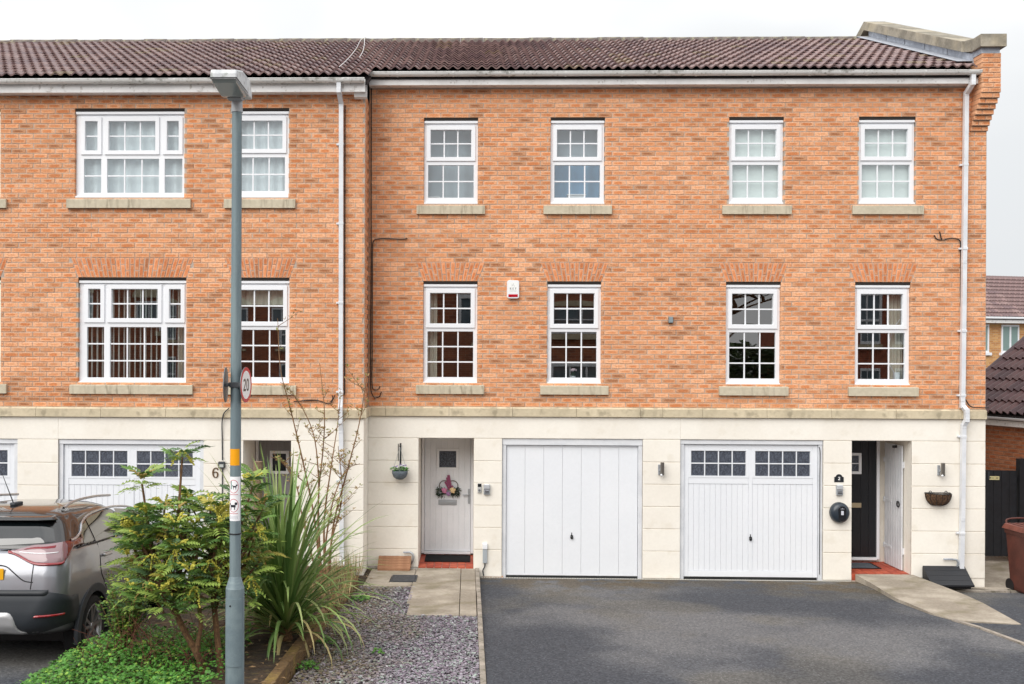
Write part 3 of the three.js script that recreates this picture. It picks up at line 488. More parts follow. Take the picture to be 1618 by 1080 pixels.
// gable parapet with corbelled kneeler, lead flashing and coping stones
{
  const yR = (z) => EAVE.y + (EAVE.z - z) * 0.407, cut = (d0) => [[-0.05, 7.7], [4.1, 7.7], [4.1, yR(-4.1) + d0], [0.12, yR(-0.12) + d0], [-0.05, yR(-0.12) + d0]];
  part('parapet_wall', metres(alongX(extrude(cut(0.20), 0.22), 7.84)), M.mortar, house2);
  part('gable_wall', bx(7.95, 8.055, -0.35, 7.9, -8.6, -0.12), M.mortar, house2);
  // kneeler
  const q = rng(33);
  for (let k = 0; k < 15; k++) {
    const y = 7.03 + k * COURSE, out = Math.min(0.30, 0.03 + k * 0.042), side = Math.min(0.055, 0.008 * k), a = 7.80 + Math.min(0.03, k * 0.004), b = 8.065 + side, half = k % 2 ? 0.36 : 0.64;
    for (const [s, e] of [[a, a + (b - a) * half - 0.004], [a + (b - a) * half + 0.004, b]]) { const L = e - s, g = quadBrick([[-L / 2, -0.0335], [L / 2, -0.0335], [L / 2, 0.0335], [-L / 2, 0.0335]], out + 0.05, Math.floor(q() * 64), false, L / 0.215); const m = part('brick', g, M.brick, house2); m.position.set((s + e) / 2, y + COURSE / 2, out); }
    part('mortar_bed', bx(a + 0.006, b - 0.006, y + 0.001, y + COURSE - 0.001, 0.0 - 0.05, out - 0.009), M.mortar, house2);
  }
  // lead: upstand on the inner face and a strip dressed over the tiles
  const strip = (z0, z1, i) => {
    const g1 = extrude([[-z0, yR(z0) + 0.03], [-z1 , yR(z1) + 0.03], [-z1, yR(z1) + 0.21 + 0.004 * i], [-z0, yR(z0) + 0.21]], 0.018);
    part('lead_flashing', metres(alongX(g1, 7.815 - 0.0015 * i)), M.lead, house2);
    const g2 = extrude([[-z0, yR(z0) + 0.062], [-z1, yR(z1) + 0.062], [-z1, yR(z1) + 0.068], [-z0, yR(z0) + 0.068]], 0.26); part('lead_flashing', metres(alongX(g2, 7.565 - 0.003 * i).translate(0, 0.035, 0)), M.lead, house2);
  };
  strip(0.05, -0.78, 0); strip(-0.80, -1.6, 1); strip(-1.62, -2.4, 2); strip(-2.42, -3.2, 3); strip(-3.22, -4.05, 4);
  // coping
  const top = (z) => yR(z) + 0.225;
  for (let i = 0; i < 5; i++) { const z0 = -0.16 - i * 0.79, z1 = z0 - 0.782, g = extrude([[-z0, top(z0)], [-z1, top(z1)], [-z1, top(z1) + 0.155], [-z0, top(z0) + 0.155]], 0.40, 0.008); part('coping_stone', metres(alongX(g, 7.745)), M.coping, house2); }
  part('coping_stone', metres(alongX(extrude([[0.155, top(-0.155)], [0.155, top(-0.155) + 0.155], [0.03, top(-0.1) + 0.16], [-0.12, 8.43], [-0.36, 8.43], [-0.36, 8.255], [-0.1, 8.25], [0.02, top(-0.1) - 0.02]], 0.38, 0.008), 7.785)), M.coping, house2);
  part('parapet_cap', metres(bx(7.82, 8.10, 8.16, 8.25, -0.14, 0.30)), M.lead, house2);
  part('coping_stone', metres(alongX(extrude([[4.12, top(-4.11)], [5.0, top(-4.11) - 0.36], [5.0, top(-4.11) - 0.2], [4.12, top(-4.11) + 0.155]], 0.40, 0.008), 7.745)), M.coping, house2);
  part('plinth_brickwork', metres(bx(7.70, 8.055, -0.2, 0.062, -0.1, -0.03)), M.mortar, house2);
  for (let k = 0; k < 2; k++) for (let i = 0; i < 2; i++) { const L = i ? 0.12 : 0.2, m = part('brick', brickGeo(L, 3 + k * 7 + i), M.brick, house2); m.position.set(i ? 7.99 - k * 0.06 : 7.82 - k * 0.0, 0.022 - k * COURSE, -0.018); }
  for (let i = 0; i < 2; i++) { const m = part('brick', brickGeo(0.15, 12 + i), M.brick, house4); m.position.set(0.28 + i * 0.165, 0.07, -0.01); const n = part('brick', brickGeo(0.15, 15 + i), M.brick, house4); n.position.set(0.32 + i * 0.165, -0.006, -0.01); }
}

// ---------------------------------------------------------------- garage doors
M.doorWhite = phy({ map: scaled(mottled([240, 242, 246], [234, 237, 242], 2, 601, 2), 2.2), roughness: 0.34, clearcoat: 0.2, clearcoatRoughness: 0.35 });
M.handle = phy({ color: 0x17181b, roughness: 0.3 });
function garageFrame(h, x0, x1, zf, head = 0.07) {
  part('garage_frame', [rbx(x0 + 0.005, x0 + 0.065, 0.0, 2.2 - head - 0.002, zf - 0.11, zf - 0.035, 0.004), rbx(x1 - 0.065, x1 - 0.005, 0.0, 2.2 - head - 0.002, zf - 0.11, zf - 0.035, 0.004), rbx(x0 + 0.003, x1 - 0.003, 2.2 - head, 2.197, zf - 0.11, zf - 0.025, 0.004)], M.timberWhite, h);
}
function garageHandle(d, x, y, z) { part('handle', [cyl(0.022, 0.022, 0.012, 0, 0, 0, 20).rotateX(Math.PI / 2).translate(x, y, z + 0.002), new THREE.SphereGeometry(0.024, 16, 10).scale(1, 1.15, 0.7).translate(x, y - 0.02, z + 0.02), rbx(x - 0.006, x + 0.006, y + 0.02, y + 0.055, z, z + 0.008, 0.002)], M.handle, d); }
function plainGarage(h, x0, x1, zf) {
  garageFrame(h, x0, x1, zf, 0.1); const d = sub('garage_door', h), a = x0 + 0.07, b = x1 - 0.07, z = zf - 0.07, n = 7, w = (b - a) / n;
  part('door_edge', [rbx(a, b, 0.035, 0.065, z - 0.02, z + 0.004, 0.004), rbx(a, b, 2.065, 2.095, z - 0.02, z + 0.004, 0.004)], M.doorWhite, d);
  for (let i = 0; i < n; i++) part('door_panel', rbx(a + i * w + 0.0012, a + (i + 1) * w - 0.0012, 0.066, 2.064, z - 0.03, z, 0.004), M.doorWhite, d);
  part('door_backing', bx(a, b, 0.04, 2.09, z - 0.05, z - 0.03), M.doorWhite, d);
  garageHandle(d, (a + b) / 2, 0.66, z);
}
function glazedGarage(h, x0, x1, zf, o = {}) {
  garageFrame(h, x0, x1, zf); const d = sub('garage_door', h), a = x0 + 0.07, b = x1 - 0.07, z = zf - 0.07, m = (a + b) / 2, y0 = 0.04, y1 = 2.12;
  part('door_backing', bx(a, b, y0, y1, z - 0.05, z - 0.018), M.doorWhite, d);
  part('door_frame', [rbx(a, a + 0.07, y0, y1, z - 0.03, z + 0.006, 0.004), rbx(b - 0.07, b, y0, y1, z - 0.03, z + 0.006, 0.004), rbx(a + 0.071, b - 0.071, y0, y0 + 0.09, z - 0.03, z + 0.004, 0.004), rbx(a + 0.071, b - 0.071, y1 - 0.07, y1, z - 0.03, z + 0.004, 0.004), rbx(m - 0.03, m + 0.03, y0 + 0.091, y1 - 0.071, z - 0.03, z + 0.005, 0.004)], M.doorWhite, d);
  for (const [s, e] of [[a + 0.071, m - 0.031], [m + 0.031, b - 0.071]]) {
    const n = 11, w = (e - s) / n;
    for (let i = 0; i < n; i++) part('door_board', rbx(s + i * w + 0.001, s + (i + 1) * w - 0.001, y0 + 0.092, 1.50, z - 0.03, z - 0.006, 0.004), M.doorWhite, d);
    part('door_rail', rbx(s, e, 1.502, 1.60, z - 0.03, z + 0.001, 0.004), M.doorWhite, d);
    const gx0 = s + 0.04, gx1 = e - 0.04, gy0 = 1.625, gy1 = 2.025, R2 = new THREE.Shape([[s, 1.602], [e, 1.602], [e, y1 - 0.072], [s, y1 - 0.072]].map((p) => new THREE.Vector2(...p)));
    R2.holes.push(new THREE.Path([[gx0, gy0], [gx0, gy1], [gx1, gy1], [gx1, gy0]].map((p) => new THREE.Vector2(...p))));
    part('window_frame', metres(new THREE.ExtrudeGeometry(R2, { depth: 0.022, bevelEnabled: true, bevelSize: 0.002, bevelThickness: 0.003, bevelSegments: 1 }).translate(0, 0, z - 0.018)), M.doorWhite, d);
    const W = (gx1 - gx0) / 4, H = (gy1 - gy0) / 2;
    for (let i = 0; i < 4; i++) for (let j = 0; j < 2; j++) part('pane', bx(gx0 + i * W + 0.008, gx0 + (i + 1) * W - 0.008, gy0 + j * H + 0.008, gy0 + (j + 1) * H - 0.008, z - 0.0175, z - 0.010), M.frost, d);
    for (let i = 1; i < 4; i++) part('glazing_bar', rbx(gx0 + i * W - 0.009, gx0 + i * W + 0.009, gy0, gy1, z - 0.0178, z + 0.003, 0.003), M.doorWhite, d);
    part('glazing_bar', rbx(gx0, gx1, gy0 + H - 0.009, gy0 + H + 0.009, z - 0.0178, z + 0.0015, 0.003), M.doorWhite, d);
  }
  garageHandle(d, m, 0.66, z + 0.006);
}
plainGarage(house4, ...GX4, 0); glazedGarage(house2, ...GX2, 0); glazedGarage(house6, ...GX6, 0.65); glazedGarage(house8, ...GX8, 0.65);
part('draught_seal', tube([[5.50, 2.1, -0.03], [5.513, 2.06, -0.028], [5.515, 1.6, -0.03], [5.515, 0.1, -0.03]], 0.006, 40), M.darkGrey, house2);

// ---------------------------------------------------------------- front doors
function recess(h, x0, x1, y0, zf, depth, tilesRows) {         // jambs, ceiling and tiled step of a set-back doorway
  part('door_reveal', [bx(x0 - 0.06, x0, y0 - 0.3, 2.26, zf - depth, zf - 0.12), bx(x1, x1 + 0.06, y0 - 0.3, 2.26, zf - depth, zf - 0.12), bx(x0, x1, 2.2, 2.26, zf - depth, zf - 0.12), bx(x0 - 0.06, x1 + 0.06, y0 - 0.3, 2.26, zf - depth - 0.06, zf - depth - 0.002)], M.render, h);
  const st = sub('door_step', h); part('step_base', bx(x0, x1, -0.3, y0 - 0.012, zf - depth, zf - 0.004), M.mortar, st);
  const w = 0.145, nx = Math.ceil((x1 - x0) / w), W = (x1 - x0) / nx;
  for (let j = 0, z = zf; z > zf - depth + 0.02; j++, z -= W) for (let i = 0; i < nx; i++) part('quarry_tile', rbx(x0 + i * W + 0.003, x0 + (i + 1) * W - 0.003, y0 - (j ? 0.012 : 0.10), y0 + (R() - 0.5) * 0.002, Math.max(zf - depth, z - W + 0.003), z - 0.003, 0.004), pick(M.quarry), st);
}
M.doorGrey = std({ map: scaled(mottled([240, 242, 247], [232, 235, 240], 3, 611, 2), 1.0), roughness: 0.5 });
M.doorDark = std({ color: 0x14161c, roughness: 0.35 });
function plankDoor(h, x0, x1, y0, y1, z, n, mat, o) {
  const d = sub('front_door', h), w = (x1 - x0) / n;
  part('door_core', bx(x0, x1, y0, y1, z - 0.04, z - 0.006), mat, d);
  const win = o.win;
  for (let i = 0; i < n; i++) {
    const a = x0 + i * w + 0.002, b = x0 + (i + 1) * w - 0.002;
    part('door_plank', rbx(a, b, y0, y1, z - 0.02, z, 0.003), mat, d);
  }
  if (win) { part('window_frame', [rbx(win[0] - 0.045, win[1] + 0.045, win[2] - 0.045, win[2], z - 0.005, z + 0.014, 0.004), rbx(win[0] - 0.045, win[1] + 0.045, win[3], win[3] + 0.045, z - 0.005, z + 0.014, 0.004), rbx(win[0] - 0.045, win[0], win[2] + 0.0005, win[3] - 0.0005, z - 0.005, z + 0.014, 0.004), rbx(win[1], win[1] + 0.045, win[2] + 0.0005, win[3] - 0.0005, z - 0.005, z + 0.014, 0.004)], M.upvc, d); part('pane', bx(win[0], win[1], win[2], win[3], z - 0.004, z + 0.003), o.pane ?? M.frost, d); for (const [a, b, c, e] of o.bars ?? []) part('glazing_bar', rbx(a, b, c, e, z, z + 0.010, 0.002), M.upvc, d); }
  part('door_frame', [rbx(x0 - 0.05, x0 - 0.004, y0 - 0.04, y1 + 0.05, z - 0.06, z + 0.02, 0.004), rbx(x1 + 0.004, x1 + 0.05, y0 - 0.04, y1 + 0.05, z - 0.06, z + 0.02, 0.004), rbx(x0 - 0.004, x1 + 0.004, y1 + 0.004, y1 + 0.05, z - 0.06, z + 0.019, 0.004), rbx(x0 - 0.004, x1 + 0.004, y0 - 0.05, y0 - 0.006, z - 0.06, z + 0.045, 0.006)], o.frame ?? M.upvc, d);
  return d;
}
recess(house4, -0.78, 0.095, 0.17, 0, 1.02); recess(house2, 6.0, 6.925, 0.115, 0, 1.0); recess(house6, -3.42, -2.69, 0.2, 0.65, 0.95);
{
  const z = -0.95, d = plankDoor(house4, -0.722, 0.046, 0.24, 2.17, z, 8, M.doorGrey, { win: [-0.478, -0.195, 1.635, 1.91] });
  part('letter_plate', [rbx(-0.49, -0.18, 1.005, 1.095, z + 0.001, z + 0.014, 0.006), rbx(-0.475, -0.195, 1.022, 1.07, z + 0.012, z + 0.020, 0.004)], M.steel, d);
  part('handle', [rbx(0.004, 0.036, 1.03, 1.28, z + 0.001, z + 0.016, 0.007), rbx(-0.085, 0.024, 1.17, 1.19, z + 0.035, z + 0.05, 0.007), cyl(0.01, 0.01, 0.04, 0, 0, 0, 10).rotateX(Math.PI / 2).translate(0.018, 1.18, z + 0.01)], M.steel, d);
}
{
  const z = -0.92, d = plankDoor(house2, 5.98, 6.745, 0.21, 2.19, z, 6, M.doorDark, { win: [6.20, 6.455, 1.62, 1.88], bars: [[6.32, 6.335, 1.62, 1.88], [6.20, 6.455, 1.742, 1.757]] });
  part('letter_plate', [rbx(6.22, 6.50, 1.02, 1.10, z + 0.001, z + 0.016, 0.006)], std({ color: 0xb9a98c, roughness: 0.4, metalness: 0.6 }), d);
  plankDoor(house6, -3.42 + 0.06, -2.75, 0.3, 2.17, -0.22, 6, std({ color: 0x8d8c90, roughness: 0.5 }), { win: [-3.14, -2.92, 1.64, 1.92], pane: M.blackGloss });
}
// the white boarded gate leaf folded back against the side of the black door's recess
{
  const h = thing('boarded_gate', 'white boarded wooden gate folded back beside the black front door', 'gate', [6.915, 0.125, -0.26]);
  h.rotation.y = 0.03; const n = 7, L = 0.62, w = L / n, at = (g) => g;                              // leaf runs back along -z
  part('gate_rail', [rbx(-0.012, 0.012, 0.25, 0.35, -L, 0, 0.003), rbx(-0.012, 0.012, 1.62, 1.72, -L, 0, 0.003)], M.timberWhite, h);
  for (let i = 0; i < n; i++) part('gate_board', rbx(-0.034, -0.013, 0, 1.98, -(i + 1) * w + 0.003, -i * w - 0.003, 0.004), M.timberWhite, h);
  for (const y of [0.3, 1.05, 1.7]) part('hinge', [rbx(-0.042, -0.035, y - 0.02, y + 0.02, -L + 0.0, -L + 0.26, 0.002), rbx(-0.046, -0.03, y - 0.04, y + 0.04, -L - 0.02, -L + 0.02, 0.004)], M.timberWhite, h);
  part('ring_handle', [new THREE.TorusGeometry(0.042, 0.009, 8, 24).rotateY(Math.PI / 2).translate(-0.052, 1.04, -0.09), cyl(0.014, 0.014, 0.03, 0, 0, 0, 10).rotateZ(Math.PI / 2).translate(-0.04, 1.075, -0.09)], M.black, h);
  part('latch', rbx(-0.1, -0.034, 1.93, 1.97, -0.20, -0.17, 0.004), M.black, h);
}
M.meterWood = std({ map: scaled(mottled([176, 132, 100], [150, 108, 80], 6, 711, 8), 0.5), roughness: 0.8 });
M.matBlack = std({ color: 0x121214, roughness: 1 });

const serif = await new FontLoader().loadAsync('fonts/droid/droid_serif_regular.typeface.json');
// ---------------------------------------------------------------- printed and lettered surfaces
function print(w, h, draw) { const c = document.createElement('canvas'); c.width = w; c.height = h; const g = c.getContext('2d'); draw(g, w, h); const t = new THREE.CanvasTexture(c); t.colorSpace = THREE.SRGBColorSpace; t.magFilter = THREE.LinearFilter; return t; }
const plate = (w, h, x, y, z) => new THREE.PlaneGeometry(w, h).translate(x, y, z);

// ---------------------------------------------------------------- fittings on the walls
{ // alarm box
  const t = thing('alarm_box', 'white alarm box with red strip and KEY lettering on brickwork', 'alarm box', [0.70, 4.55, 0]);
  const s = new THREE.Shape(); const w = 0.088, h = 0.135, r = 0.03; s.moveTo(-w + r, -h); s.lineTo(w - r, -h); s.quadraticCurveTo(w, -h, w, -h + r); s.lineTo(w, h - r); s.quadraticCurveTo(w, h, w - r, h); s.lineTo(-w + r, h); s.quadraticCurveTo(-w, h, -w, h - r); s.lineTo(-w, -h + r); s.quadraticCurveTo(-w, -h, -w + r, -h);
  part('cover', new THREE.ExtrudeGeometry(s, { depth: 0.05, bevelEnabled: true, bevelSize: 0.008, bevelThickness: 0.012, bevelSegments: 3 }), M.white, t);
  part('strobe', rbx(-0.075, 0.075, -0.122, -0.076, 0.05, 0.068, 0.008, 2), phy({ color: 0xb5001e, roughness: 0.2, clearcoat: 0.5 }), t);
  const m = std({ map: print(256, 288, (g, W, H) => { g.fillStyle = '#f1f2f0'; g.fillRect(0, 0, W, H); g.strokeStyle = '#8a8d8d'; g.lineWidth = 5; for (const [x, y, a] of [[100, 45, 0], [140, 40, 1], [96, 92, 2], [142, 95, 3]]) { g.beginPath(); g.arc(x + 8, y + 14, 17, a * 1.2, a * 1.2 + 4); g.stroke(); } g.fillStyle = '#3c3e3e'; g.font = 'bold 72px serif'; g.textAlign = 'center'; g.fillText('K E Y', W / 2, 200); g.fillStyle = '#b4b7b7'; for (let i = 0; i < 9; i++) g.fillRect(36 + i * 21, 222, 12, 32); }), roughness: 0.4 });
  part('print', plate(0.15, 0.169, 0, 0.03, 0.0632), m, t);
}
{ const t = thing('junction_box', 'tiny grey cable junction box on bare brickwork between the houses', 'junction box', [3.17, 4.08, 0]); part('body', rbx(-0.035, 0.035, -0.05, 0.05, 0, 0.05, 0.006), std({ color: 0x6f7c80, roughness: 0.5 }), t); part('lid', rbx(-0.03, 0.03, -0.044, 0.044, 0.05, 0.058, 0.004), std({ color: 0x87949a, roughness: 0.5 }), t); }
function wallLight(x, y, label) {
  const t = thing('wall_light', label, 'wall light', [x, y, 0], 'steel wall lights');
  part('bracket', rbx(-0.035, 0.0, -0.09, 0.07, 0, 0.03, 0.005), M.steel, t); part('arm', rbx(-0.02, 0.01, -0.03, 0.0, 0.03, 0.07, 0.004), M.steel, t);
  part('barrel', cyl(0.03, 0.03, 0.20, 0.018, -0.09, 0.085, 24), std({ color: 0x8b8680, roughness: 0.35, metalness: 0.9 }), t);
  part('sensor', new THREE.SphereGeometry(0.018, 14, 10).translate(0.0, -0.085, 0.105), M.white, t);
}
wallLight(3.02, 1.74, 'brushed steel wall light between the two garage doors'); wallLight(7.35, 1.76, 'brushed steel wall light above the empty wall basket');
{ // number two
  const t = thing('number_plaque', 'black arched house number plaque reading 2 beside the garage', 'house number', [5.80, 1.61, 0]);
  const o = [[-0.07, -0.055], [0.07, -0.055], [0.07, 0.02]]; for (let i = 0; i <= 10; i++) { const a = Math.PI * i / 10; o.push([0.045 * Math.cos(a), 0.03 + 0.035 * Math.sin(a)]); } o.push([-0.07, 0.02]);
  part('slate', extrude(o, 0.008, 0.002), std({ color: 0x1d2228, roughness: 0.4 }), t);
  part('numeral', plate(0.06, 0.075, 0, -0.0, 0.0115), std({ map: print(96, 120, (g, W, H) => { g.fillStyle = '#1d2228'; g.fillRect(0, 0, W, H); g.fillStyle = '#f2f2f2'; g.font = 'bold 112px sans-serif'; g.textAlign = 'center'; g.fillText('2', W / 2, 100); }), roughness: 0.4 }), t);
}
{ // number six
  const t = thing('house_number', 'bronze figure 6 fixed to the cream wall behind the shrubs', 'house number', [-3.85, 1.71, 0.65]);
  part('numeral', new TextGeometry('6', { font: serif, size: 0.15, depth: 0.012, curveSegments: 6 }).translate(-0.055, -0.075, 0.002), std({ color: 0x6b5136, roughness: 0.4, metalness: 0.6 }), t);
  const b = thing('door_sensor', 'small dark bell box on the cream wall above number six', 'bell box', [-3.745, 1.83, 0.65]); part('body', rbx(-0.05, 0.05, -0.05, 0.05, 0, 0.05, 0.01), M.darkGrey, b); part('button', rbx(-0.03, 0.035, -0.035, 0.01, 0.05, 0.056, 0.004), std({ color: 0xb9bcb8, roughness: 0.4 }), b);
}
function keySafe(x, y, label) { const t = thing('key_safe', label, 'key safe', [x, y, 0]); part('body', rbx(-0.05, 0.05, -0.08, 0.08, 0, 0.05, 0.01, 2), M.steel, t); part('cover', rbx(-0.044, 0.044, 0.012, 0.084, 0.045, 0.066, 0.012, 2), std({ color: 0xd5d9de, roughness: 0.3, metalness: 0.4 }), t); part('slot', rbx(-0.036, 0.036, -0.058, -0.046, 0.05, 0.053, 0.001), M.black, t); part('dial', rbx(-0.034, 0.034, -0.036, -0.008, 0.049, 0.056, 0.004), M.chrome, t); }
keySafe(0.30, 1.40, 'silver key safe beside the video doorbell and grey door'); keySafe(5.80, 1.43, 'silver key safe under the number two plaque');
{ const t = thing('doorbell', 'slim video doorbell on the cream wall beside the grey door', 'doorbell', [0.185, 1.42, 0]); part('body', rbx(-0.031, 0.031, -0.075, 0.075, 0, 0.028, 0.008, 2), std({ color: 0xc9cac8, roughness: 0.35, metalness: 0.3 }), t); part('camera_window', rbx(-0.028, 0.028, 0.018, 0.07, 0.024, 0.03, 0.004), M.blackGloss, t); part('button', cyl(0.018, 0.018, 0.006, 0, 0, 0, 20).rotateX(Math.PI / 2).translate(0, -0.035, 0.027), M.chrome, t); }
{ // car charger
  const t = thing('car_charger', 'round black car charging point on the wall by the black door', 'car charger', [5.80, 1.08, 0]);
  const pts = [[0, 0.12], [0.05, 0.119], [0.1, 0.11], [0.135, 0.085], [0.15, 0.05], [0.15, 0.0]].map((p) => new THREE.Vector2(...p));
  part('shell', new THREE.LatheGeometry(pts, 40).rotateX(Math.PI / 2).scale(1, 1.08, 1), phy({ color: 0x26303b, roughness: 0.38, clearcoat: 0.3 }), t);
  const o = []; for (let i = 0; i <= 16; i++) { const a = Math.PI * i / 16; o.push([0.06 * Math.cos(a) + 0.012, 0.05 + 0.06 * Math.sin(a)]); } for (let i = 0; i <= 10; i++) { const a = Math.PI + Math.PI * i / 10; o.push([0.05 * Math.cos(a) + 0.012, -0.09 + 0.03 * Math.sin(a)]); }
  part('face', extrude(o, 0.018, 0.003).translate(0, 0, 0.104), M.blackGloss, t);
  part('screen', rbx(-0.008, 0.032, -0.025, 0.04, 0.122, 0.127, 0.003), std({ color: 0xcfd2dc, roughness: 0.4 }), t);
  part('logo', plate(0.07, 0.026, 0.012, 0.075, 0.1256), std({ map: print(140, 52, (g, W, H) => { g.fillStyle = '#101218'; g.fillRect(0, 0, W, H); g.fillStyle = '#c9ccd6'; g.fillRect(12, 30, 116, 9); g.beginPath(); g.moveTo(70, 4); g.lineTo(86, 26); g.lineTo(54, 26); g.fill(); }), roughness: 0.3 }), t);
}
{ // empty wall basket
  const t = thing('wall_basket', 'half-round wire wall basket with brown coir lining', 'basket', [7.32, 1.39, 0]);
  const W = 0.2, D = 0.17, H = 0.19; const pos = [], n = 14, k = 7; const P = (i, j) => { const a = Math.PI * i / n, f = Math.pow(Math.cos(j / k * Math.PI / 2), 0.7); return [Math.cos(a) * W * f * (1 + 0.02 * Math.sin(i * 3)), -H * Math.sin(j / k * Math.PI / 2), 0.004 + Math.sin(a) * D * f]; };
  for (let i = 0; i < n; i++) for (let j = 0; j < k; j++) { const a = P(i, j), b = P(i + 1, j), c = P(i + 1, j + 1), d = P(i, j + 1); pos.push(...a, ...b, ...c, ...a, ...c, ...d); }
  const g = new THREE.BufferGeometry(); g.setAttribute('position', new THREE.Float32BufferAttribute(pos, 3)); g.computeVertexNormals();
  part('coir_liner', metres(g), std({ map: scaled(mottled([112, 84, 60], [66, 48, 36], 24, 701, 30), 0.3), roughness: 1, bumpMap: scaled(coarse, 0.06), bumpScale: 0.008 }), t);
  part('rim', [tube([[-W, 0.005, 0.01], [-0.15, 0.005, 0.115], [0, 0.005, D + 0.01], [0.15, 0.005, 0.115], [W, 0.005, 0.01]], 0.006, 30), rbx(-W, W, 0.0, 0.014, 0, 0.012, 0.003)], M.black, t);
  for (let i = 1; i < n; i += 2) part('rib', tube([0, 1, 2, 3, 4, 5, 6, 7].map((j) => { const p = P(i, j); return [p[0] * 1.03, p[1], p[2] * 1.04 + 0.004]; }), 0.004, 14, 5), M.black, t);
  for (const x of [-0.12, 0.12]) part('scroll', new THREE.TorusGeometry(0.018, 0.005, 6, 16).translate(x, 0.02, 0.03), M.black, t);
}
{ // hanging basket by the grey door
  const t = thing('hanging_basket', 'small grey hanging pot of white and violet flowers by the grey door', 'hanging basket', [-1.065, 1.70, 0]);
  part('bracket', [rbx(-0.012, 0.012, 0.02, 0.42, 0.0, 0.014, 0.004), bar([0, 0.40, 0.01], [0, 0.38, 0.17], 0.014), bar([0, 0.16, 0.01], [0, 0.36, 0.12], 0.01), rbx(-0.04, -0.03, 0.14, 0.41, 0.0, 0.012, 0.003)], M.black, t);
  part('chain', [tube([[0, 0.38, 0.165], [-0.05, 0.2, 0.14], [-0.105, 0.02, 0.12]], 0.0025, 12, 4), tube([[0, 0.38, 0.165], [0.05, 0.2, 0.14], [0.105, 0.02, 0.12]], 0.0025, 12, 4), tube([[0, 0.38, 0.165], [0, 0.2, 0.2], [0, 0.0, 0.235]], 0.0025, 12, 4)], M.steel, t);
  part('pot', new THREE.LatheGeometry([[0.001, -0.14], [0.05, -0.136], [0.1, -0.1], [0.125, -0.04], [0.122, 0.0], [0.112, 0.0], [0.105, -0.04], [0.001, -0.06]].map((p) => new THREE.Vector2(...p)), 28).translate(0, 0, 0.135), std({ map: scaled(mottled([112, 122, 130], [88, 98, 108], 8, 705, 10), 0.2), roughness: 0.7 }), t);
  const q = rng(70), leaf = [], fl = [], fv = [];
  for (let i = 0; i < 150; i++) { const a = q() * 6.28, r = 0.12 * Math.sqrt(q()), g = leafGeo(0.045, 0.022); g.rotateX(-0.5 + q()); g.rotateY(a); g.translate(Math.cos(a) * r, 0.01 + 0.06 * q() - r * 0.15, 0.135 + Math.sin(a) * r); leaf.push(g); }
  for (let i = 0; i < 16; i++) { const a = q() * 6.28, r = 0.11 * Math.sqrt(q()), g = new THREE.SphereGeometry(0.016, 7, 5).scale(1, 0.6, 1).translate(Math.cos(a) * r, 0.06 + 0.03 * q(), 0.15 + Math.sin(a) * r); (i % 2 ? fl : fv).push(g); }
  const f = part('foliage', merge(leaf), std({ color: 0x4f9a2b, roughness: 0.6, side: THREE.DoubleSide }), t); f.userData.kind = 'stuff'; part('flowers', merge(fl), std({ color: 0xe9e7ef, roughness: 0.7 }), t).userData.kind = 'stuff'; part('flowers', merge(fv), std({ color: 0x9a86b4, roughness: 0.7 }), t).userData.kind = 'stuff';
}
function leafGeo(L, W, fold = 0.25) {                          // a small folded pointed leaf lying along +x
  const g = new THREE.BufferGeometry(); g.setAttribute('position', new THREE.Float32BufferAttribute([0, 0, 0, L * 0.45, W * fold, W / 2, L, 0, 0, 0, 0, 0, L, 0, 0, L * 0.45, W * fold, -W / 2], 3)); g.computeVertexNormals(); return g;
}
{ // wreath
  const t = thing('door_wreath', 'wreath of pink and cream roses with plum ribbon on the grey door', 'wreath', [-0.325, 1.27, -0.945]);
  part('hoop', [new THREE.TorusGeometry(0.085, 0.006, 6, 28).translate(-0.065, 0.06, 0.012), new THREE.TorusGeometry(0.085, 0.006, 6, 28).translate(0.075, 0.06, 0.012)], std({ color: 0x5a4c44, roughness: 0.8 }), t);
  const q = rng(81), L = []; for (let i = 0; i < 150; i++) { const s = i % 2 ? 1 : -1, g = leafGeo(0.065, 0.034); g.rotateZ((q() - 0.5) * 2.6 + (s < 0 ? Math.PI : 0)); g.rotateX((q() - 0.5)); g.translate(s * (0.02 + 0.15 * q()), -0.02 + 0.13 * (q() - 0.5) - 0.03, 0.02 + 0.03 * q()); L.push(g); }
  part('leaves', merge(L), std({ color: 0x3a4c3c, roughness: 0.7, side: THREE.DoubleSide }), t).userData.kind = 'stuff';
  const rose = (x, y, z, r, c) => { const g = []; for (let k = 0; k < 11; k++) { const a = k * 2.4, d = r * 0.09 * k * 0.55; g.push(new THREE.SphereGeometry(r * 0.45, 8, 6, 0, Math.PI * 1.2, 0, Math.PI * 0.7).rotateX(Math.PI / 2 * 0.8).rotateZ(a).translate(x + Math.cos(a) * d, y + Math.sin(a) * d, z + r * 0.5 - d * 0.5)); } part('rose', merge(g), std({ color: c, roughness: 0.8, side: THREE.DoubleSide }), t); };
  rose(-0.065, -0.01, 0.045, 0.06, 0xd084a8); rose(0.075, -0.005, 0.045, 0.062, 0xe8cc9c); rose(0.0, -0.065, 0.045, 0.045, 0xa47cae);
  const rb = std({ color: 0x8c3f63, roughness: 0.6, side: THREE.DoubleSide });
  part('ribbon', [bar([-0.055, 0.13, 0.03], [0.02, 0.0, 0.045], 0.03, 0.004), bar([0.0, 0.24, 0.02], [0.04, 0.03, 0.045], 0.045, 0.004), bar([-0.02, 0.2, 0.025], [0.0, 0.06, 0.04], 0.035, 0.004), bar([0.02, 0.02, 0.05], [0.08, 0.06, 0.04], 0.03, 0.004)], rb, t);
}
